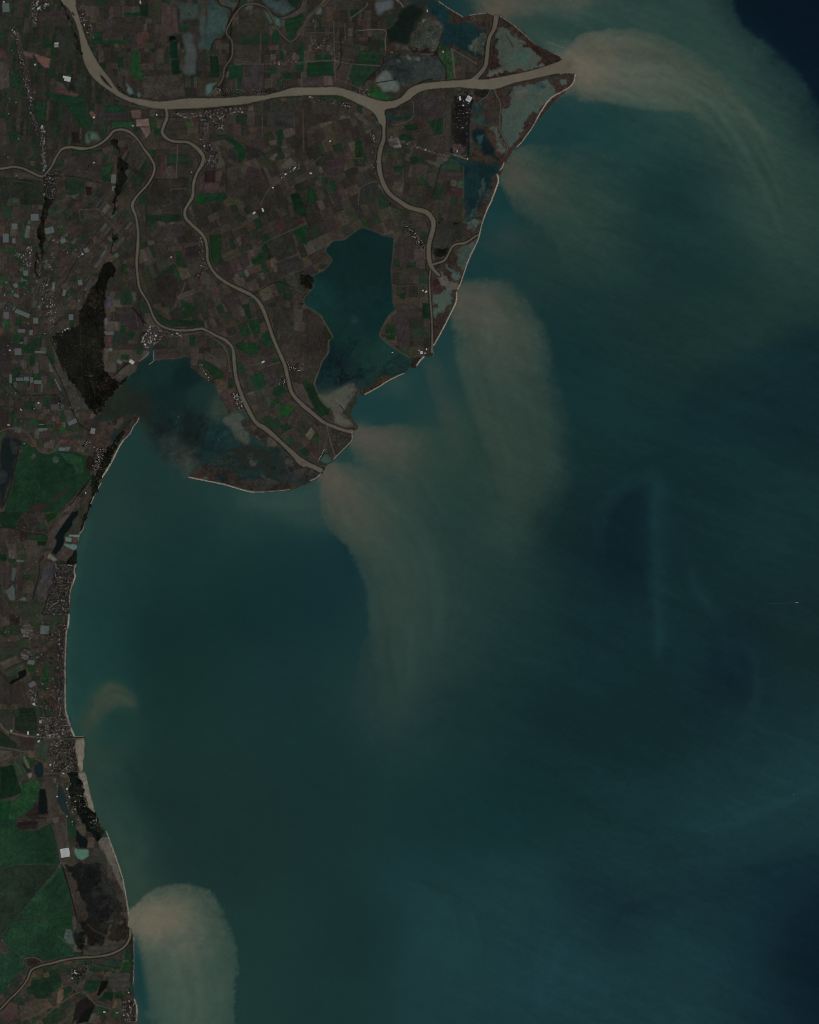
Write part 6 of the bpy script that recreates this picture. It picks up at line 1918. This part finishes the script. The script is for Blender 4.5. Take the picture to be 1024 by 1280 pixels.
def sample_area(spec, spread_w):
    k, rest = spec[0], parse(spec[1:])
    g = RNG
    if k == 'p':
        P = np.array(rest); lo, hi = P.min(0), P.max(0)
        while True:
            x, y = g.uniform(lo, hi)
            c = False
            for (ax, ay), (bx, by) in zip(rest, rest[1:] + rest[:1]):
                if (ay > y) != (by > y) and x < (bx - ax) * (y - ay) / (by - ay) + ax: c = not c
            if c: yield x, y
    S = smooth(rest, 8)
    while True:
        i = g.integers(0, len(S) - 1); t = g.uniform()
        p = S[i] * (1 - t) + S[i + 1] * t
        yield p[0] + g.normal() * spread_w / 2.4, p[1] + g.normal() * spread_w / 2.4
def on_land(x, y):
    i, j = int(y - Y0), int(x - X0)
    return 0 <= i < L1.h and 0 <= j < L1.w and LAB[i, j] > 0 and INFO[LAB[i, j]][5] is not M_WATER
for tn_ in TOWNS:
    grp, spec, n, nind, fw, ft, trees, lab = tn_[:8]; sw = tn_[8] if len(tn_) > 8 else 4.0
    it = sample_area(spec, sw)
    got = 0; axis = RNG.uniform(0, 90)
    for (x, y) in it:
        if got >= n: break
        if not on_land(x, y): 
            if RNG.uniform() < .02: got += 1
            continue
        u = RNG.uniform(); kind = 'w' if u < fw else ('t' if u < fw + ft else 'g')
        rot = axis + 90 * RNG.integers(0, 2) + RNG.normal() * 6
        if got < nind:
            o = bpy.data.objects.new('house', unit_house(kind)); place(o, x, y, rot)
            s = RNG.uniform(.7, 1.12); o.scale = (s * RNG.uniform(.8, 1.3), s, RNG.uniform(.8, 1.3))
            link(o, lab, 'house', None, grp)
        else:
            L = 13 + 10 * RNG.exponential(); W = min(L * RNG.uniform(.5, .9), 26); L = min(L, 60)
            if kind == 'w' and RNG.uniform() < .3: L *= 1.4; W *= 1.3
            a = math.radians(rot); v = bv * np.array((L, W, 1)); z = np.where(bv[:, 2] > 1.0, RNG.uniform(5, 9) + 2.2 * (bv[:, 2] - 1), bv[:, 2] * 5.5)
            vv = np.stack([wx(x) + v[:, 0] * math.cos(a) - v[:, 1] * math.sin(a), wy(y) + v[:, 0] * math.sin(a) + v[:, 1] * math.cos(a), 2 + np.where(bv[:, 2] <= 0, 0, z)], -1)
            HV.append(vv); HF.append(np.array(FQ))
            rc = np.array({'w': (.86, .85, .83), 't': (.34, .20, .15), 'g': (.30, .29, .28)}[kind]) * RNG.uniform(.55, 1.15)
            c = np.tile(np.array((.45, .42, .37)), (16, 1)); c[10:] = rc; HC.append(c)
        got += 1
        for _t in range(RNG.poisson(trees * 1.7)):
            tree_at(x + RNG.normal() * 1.1, y + RNG.normal() * 1.1, RNG.uniform(7, 18), (11, 15, 11))
def flush(name, V, F, Cc, material, label, category):
    off = np.cumsum([0] + [len(v) for v in V[:-1]])
    f = np.concatenate([q + o for q, o in zip(F, off)])
    me = bpy.data.meshes.new(name)
    v = np.concatenate(V)
    tri = f[:, 2] == f[:, 3]
    me.from_pydata(v.tolist(), [], [tuple(t[:3]) if k else tuple(t) for t, k in zip(f.tolist(), tri)]); me.update()
    at = me.attributes.new('tint', 'FLOAT_COLOR', 'POINT'); c = np.ones((len(v), 4), np.float32); c[:, :3] = np.concatenate(Cc); at.data.foreach_set('color', c.ravel())
    me.materials.append(material)
    link(bpy.data.objects.new(name, me), label, category, 'stuff')
# roadside, riverside and hedgerow trees
HEDGES = [("214,137 240,137.5 262,137 285,134 318,131.5", 2.6, 260), ("272,119 290,118 320,116 344,113", 3.2, 260), ("147,104 152,113 160,119 176,122", 2.4, 90), ("57,222 60,250", 5, 160), ("60,226 66,250", 6, 160),
 ("118,594 112,604 104,612 98,620", 1.6, 70), ("104,616 96,626", 2, 30), ("84,930 92,945 95,962", 6, 160), ("66,722 60,745 54,768", 2, 40), ("62,700 74,703 90,704", 2, 60), ("62,770 60,800 66,830 70,860", 8, 260), ("163,1172 166,1196 165,1230 164,1256", 3.2, 220),
 ("100,1176 104,1196", 1.5, 40), ("86,1056 92,1090 98,1130 104,1156", 2, 70), ("100,1060 112,1090 128,1120 150,1140 158,1150", 5, 220), ("572,116 590,116", 6, 60), ("566,140 567,180", 1.5, 40), ("505,284 516,294 530,308", 4, 60),
 ("549,280 553,272", 2, 30), ("568,281 578,275", 2, 30), ("128,112 138,122 150,127", 1.5, 40), ("468,175 469,200 468,215", 2, 50), ("98,1225 94,1236 90,1244", 2, 40), ("60,820 74,812 80,804", 8, 90), ("370,455 378,457", 2, 24), ("350,470 356,480", 2, 20),
 ("30,1028 46,1026", 7, 60), ("20,35 28,30 24,38", 4, 60), ("0,200 55,222", 1.0, 20), ("20,240 30,236", 3, 24), ("114,205 106,216", 2, 24), ("374,340 388,350", 5, 40), ("376,380 379,381", 2, 14), ("300,375 318,369 340,366 376,371", 1.2, 50),
 ("444,512 434,504 426,506", 1, 16), ("470,150 478,142 490,136", 1.2, 30), ("484,252 500,262 520,268", 1.6, 40), ("205,160 200,150 206,142", 1.6, 40), ("190,196 196,208 192,222 184,234", 1.2, 40)]
for spec, w, n in HEDGES:
    it = sample_area('l ' + spec, w)
    k = 0
    for x, y in it:
        if k >= n: break
        k += 1
        if on_land(x, y): tree_at(x, y, RNG.uniform(5, 13), (13, 18, 13))
flush('small_houses', HV, HF, HC, M_HOUSES, 'thousands of small pale and terracotta houses crowding the towns and villages', 'houses')
flush('garden_trees', TV, TF, [albedo(c) for c in TC], M_WOOD, 'dark garden trees and hedgerow trees along roads, banks and villages', 'trees')

# ------------------------------------------------------------------ jetties, breakwaters, bridges, boats, huts
def causeway(name, pts, width, label, category, height=3.0, material=None, step=6.0):
    """a rough rubble mound following a line"""
    P = [(wx(x), wy(y)) for x, y in parse(pts)]
    v, f = [], []
    seg = []
    for (ax, ay), (bx, by) in zip(P[:-1], P[1:]):
        L = math.hypot(bx - ax, by - ay); n = max(1, int(L / step))
        for k in range(n): seg.append((ax + (bx - ax) * k / n, ay + (by - ay) * k / n, (bx - ax) / L, (by - ay) / L))
    seg.append((P[-1][0], P[-1][1], seg[-1][2], seg[-1][3]))
    for x, y, tx, ty in seg:
        for s, z in ((-1, -1), (-.55, 1), (-.1, 1.1), (.45, 1), (1, -1)):
            w = width / 2 * s * RNG.uniform(.85, 1.15)
            v.append((x - ty * w, y + tx * w, max(-.5, height * z * RNG.uniform(.8, 1.1) if z > 0 else -.5)))
    for i in range(len(seg) - 1):
        for k in range(4): f.append((i * 5 + k, i * 5 + k + 1, i * 5 + k + 6, i * 5 + k + 5))
    f.append((4, 3, 2, 1, 0)); e = (len(seg) - 1) * 5; f.append((e, e + 1, e + 2, e + 3, e + 4))
    return link(bpy.data.objects.new(name, mesh_of(name, v, f, [material or M_ROCK])), label, category)
causeway('jetty', "93,920.6 99,920.9 106.2,920.0", 26, 'northern stone jetty at the mouth of the boat canal', 'jetty', material=M_CONC)
causeway('jetty', "93,923 99,923.1 105.6,922.8", 22, 'southern stone jetty at the mouth of the boat canal', 'jetty')
causeway('jetty', "99,964.8 103,964.4 106.6,965.4", 24, 'short stone jetty between the two broad beaches', 'jetty', material=M_CONC)
causeway('breakwater', "712.4,78.6 714,76.6 715.6,77.6 715,80", 34, 'small ragged breakwater in the mouth of the widest river', 'breakwater')
causeway('breakwater', "713.5,72.4 714.4,75.2", 24, 'short northern rock spur in the mouth of the widest river', 'breakwater')
causeway('sea_bar', "684,52.6 692,55 700,58.4 706,60", 40, 'thin dark bar lying off the north shore of the eastern mouth', 'sand bar', 1.2)
causeway('jetty', "186,455.6 190,453 192.4,451 192,446 191.6,438", 30, 'white eastern quay of the harbour basin', 'quay', material=M_CONC)
causeway('quay', "174,451.6 179,447.6 184,444 186.4,440", 30, 'white western quay of the harbour basin', 'quay', material=M_CONC)
causeway('jetty', "163.6,1164.6 165.4,1165.4 166.2,1167", 22, 'short rock jetty at the southern river mouth', 'jetty')
causeway('breakwater', "541.2,437.6 541.6,441 541.4,445.4", 26, 'stone mole on the seaward side of the cape harbour', 'mole', material=M_CONC)
causeway('reef', "420,499 424,504 428,506 430,510 434,519 437,522.5", 20, 'broken chain of white shell banks in the lagoon\'s muddy end', 'shell bank', 1.5, M_CONC)
def bridge(x, y, length, width, rot, label):
    e = link(empty('bridge', x, y, rot), label, 'bridge')
    l, w = length / 2, width / 2
    def box(x0, x1, y0, y1, z0, z1): return [(x0, y0, z0), (x1, y0, z0), (x1, y1, z0), (x0, y1, z0), (x0, y0, z1), (x1, y0, z1), (x1, y1, z1), (x0, y1, z1)]
    fb = [(3, 2, 1, 0), (4, 5, 6, 7), (0, 1, 5, 4), (1, 2, 6, 5), (2, 3, 7, 6), (3, 0, 4, 7)]
    child('deck', mesh_of('deck', box(-l, l, -w, w, 5, 6.2), fb, [M_DARK]), e)
    for s in (-1, 1): child('parapet', mesh_of('parapet', box(-l, l, s * (w - .5) - .3, s * (w - .5) + .3, 6.203, 7.2), fb, [M_CONC]), e)
    for k in (-.3, 0, .3): child('pier', mesh_of('pier', box(k * length - 1.5, k * length + 1.5, -w * .8, w * .8, -2, 4.997), fb, [M_CONC]), e)
bridge(66.2, 206.6, 170, 16, 40, 'road bridge over the western river north of the bridge town')
bridge(54.6, 220, 150, 16, -90, 'road bridge where the western river bends at the bridge town')
bridge(479, 182.4, 380, 22, 0, 'long dark bridge across the eastern river arm')
bridge(294.4, 466.4, 200, 16, 0, 'dark pontoon bridge over the southernmost river')
bridge(536.6, 299, 260, 18, 6, 'dark bridge over the eastern arm above the mud flats')
bridge(208.6, 146.4, 170, 18, 0, 'bridge over the second river close to its start')
def boat(x, y, L, rot, label, wake=0):
    e = link(empty('boat', x, y, rot), label, 'boat')
    w = L * .16
    st = [(-.5, .8), (-.3, 1), (.1, 1), (.35, .6), (.5, .05)]
    v = []
    for t, k in st: v += [(t * L, -w / 2 * k * .7, -.6), (t * L, w / 2 * k * .7, -.6), (t * L, w / 2 * k, .05 * L), (t * L, -w / 2 * k, .05 * L)]
    f = [(0, 3, 2, 1)] + [(i * 4 + a, i * 4 + b, (i + 1) * 4 + b, (i + 1) * 4 + a) for i in range(4) for a, b in ((0, 1), (1, 2), (2, 3), (3, 0))] + [(16, 17, 18, 19)]
    child('hull', mesh_of('hull', v, f, [M_HULL]), e)
    c = [(a * L, b * w, z * L) for z in (.052, .12) for a, b in ((-.4, -.32), (-.1, -.32), (-.1, .32), (-.4, .32))]
    child('cabin', mesh_of('cabin', c, [(3, 2, 1, 0), (4, 5, 6, 7), (0, 1, 5, 4), (1, 2, 6, 5), (2, 3, 7, 6), (3, 0, 4, 7)], [M_WHITE]), e)
    if wake:
        n = 24; v = []
        for i in range(n + 1):
            t = i / n; ww = (5 + 22 * t ** .6) * (1 - .8 * t ** 3) * RNG.uniform(.8, 1.2)
            v += [(-L * .45 - wake * t, -ww + 8 * t * math.sin(t * 9), .12), (-L * .45 - wake * t, ww + 8 * t * math.sin(t * 9), .12)]
        o = bpy.data.objects.new('wake', mesh_of('wake', v, [(2 * i, 2 * i + 1, 2 * i + 3, 2 * i + 2) for i in range(n)], [M_FOAM]))
        place(o, x, y, rot); link(o, 'thin pale blue wake trailing west of the blue boat', 'wake', 'structure')
boat(996.6, 753.2, 150, 3, 'blue boat with a long thin wake on the right side of the sea', 1150)
boat(992.6, 993.4, 70, -20, 'white boat on the lower right of the sea')
boat(988, 977, 50, 40, 'small dark boat above the white one on the lower right sea')
boat(892, 1046.4, 46, 10, 'tiny boat low on the sea left of the white one')
boat(497, 541, 46, 30, 'tiny boat in the brown cloud off the middle headland')
boat(788, 1104, 30, 0, 'tiny boat low in the middle of the right-hand sea')
# fishermen's huts on the dyke and mussel rafts in the bay
for k in range(9):
    t = k / 8.0
    hall(405.4 - 7.6 * t, 561.4 + 15 * t, 26, 20, 60, 'small white fishing hut in the row on the headland pond\'s dyke', 1, name='hut', category='hut', group='row of fishing huts', hw=3, hr=1.5)
def raft(x, y, L, rot, label):
    v, f = [], []
    for i in range(6):
        yy = (i - 2.5) * 5
        n = len(v); v += [(-L / 2, yy - .7, 0.1), (L / 2, yy - .7, .1), (L / 2, yy + .7, .1), (-L / 2, yy + .7, .1), (-L / 2, yy - .7, .9), (L / 2, yy - .7, .9), (L / 2, yy + .7, .9), (-L / 2, yy + .7, .9)]
        f += [tuple(n + a for a in q) for q in [(3, 2, 1, 0), (4, 5, 6, 7), (0, 1, 5, 4), (1, 2, 6, 5), (2, 3, 7, 6), (3, 0, 4, 7)]]
    for i in range(3):
        xx = (i - 1) * L * .4
        n = len(v); v += [(xx - .5, -14, .903), (xx + .5, -14, .903), (xx + .5, 14, .903), (xx - .5, 14, .903), (xx - .5, -14, 1.3), (xx + .5, -14, 1.3), (xx + .5, 14, 1.3), (xx - .5, 14, 1.3)]
        f += [tuple(n + a for a in q) for q in [(3, 2, 1, 0), (4, 5, 6, 7), (0, 1, 5, 4), (1, 2, 6, 5), (2, 3, 7, 6), (3, 0, 4, 7)]]
    o = place(bpy.data.objects.new('mussel_raft', mesh_of('mussel_raft', v, f, [M_ORANGE])), x, y, rot)
    link(o, label, 'raft', None, 'mussel rafts in the sheltered bay')
for x, y, L, r, lab in [(220.4, 528.2, 34, 40, 'westernmost bright mussel raft beside the dark weed bed'), (218, 530.6, 24, 60, 'small raft just below the westernmost bright one'), (223.4, 521, 40, 85, 'upright raft above the westernmost bright one'),
    (259.4, 527, 34, 0, 'brightest mussel raft in the middle of the bay'), (257.6, 531, 26, 30, 'mussel raft left below the brightest one'), (261.6, 529.4, 24, 0, 'mussel raft right below the brightest one'), (256.8, 533, 22, 0, 'lowest mussel raft of the middle cluster'),
    (262.4, 532, 22, 40, 'lower right mussel raft of the middle cluster'), (245.4, 553.4, 30, 50, 'mussel raft inside the dark weed bed'), (273.4, 549, 26, 60, 'mussel raft right of the dark weed bed'), (276, 546.2, 22, 0, 'small raft beside the one right of the weed bed'), (274.6, 551, 20, 0, 'faint raft below the one right of the weed bed')]:
    raft(x, y, L, r, lab)

# ------------------------------------------------------------------ camera, sun, sky
sc = bpy.context.scene
cam = bpy.data.cameras.new('camera'); co_ = bpy.data.objects.new('camera', cam); COL.objects.link(co_); sc.camera = co_
H = 130000.0
co_.location = (0, 0, H); co_.rotation_euler = (0, 0, 0)
cam.sensor_fit = 'VERTICAL'; cam.angle = 2 * math.atan(640 * U / H); cam.clip_start = 1000; cam.clip_end = 600000
ELEV, AZ = 38.0, 152.0                       # a winter morning sun in the south-south-east (north is up)
sun = bpy.data.lights.new('sun', 'SUN'); so = bpy.data.objects.new('sun', sun); COL.objects.link(so)
sun.energy = 3.2; sun.angle = math.radians(.5); sun.color = (1.0, .955, .89)
a = math.radians(AZ); d = Vector((math.sin(a) * math.cos(math.radians(ELEV)), math.cos(a) * math.cos(math.radians(ELEV)), math.sin(math.radians(ELEV))))
so.rotation_euler = (-d).to_track_quat('-Z', 'Y').to_euler()
w = bpy.data.worlds.new('World'); sc.world = w; w.use_nodes = True
nt = w.node_tree; bg = nt.nodes['Background']; sky = nt.nodes.new('ShaderNodeTexSky'); sky.sky_type = 'NISHITA'; sky.sun_disc = False
sky.sun_elevation = math.radians(ELEV); sky.sun_rotation = math.radians(AZ); sky.altitude = 0
nt.links.new(sky.outputs['Color'], bg.inputs['Color']); bg.inputs['Strength'].default_value = .06
sc.view_settings.view_transform = 'Standard'; sc.view_settings.look = 'None'; sc.view_settings.gamma = 1.0; sc.view_settings.use_curve_mapping = False
sc.view_settings.exposure = EXPO
sc.cycles.filter_width = 0.9; sc.cycles.max_bounces = 3; sc.cycles.diffuse_bounces = 2
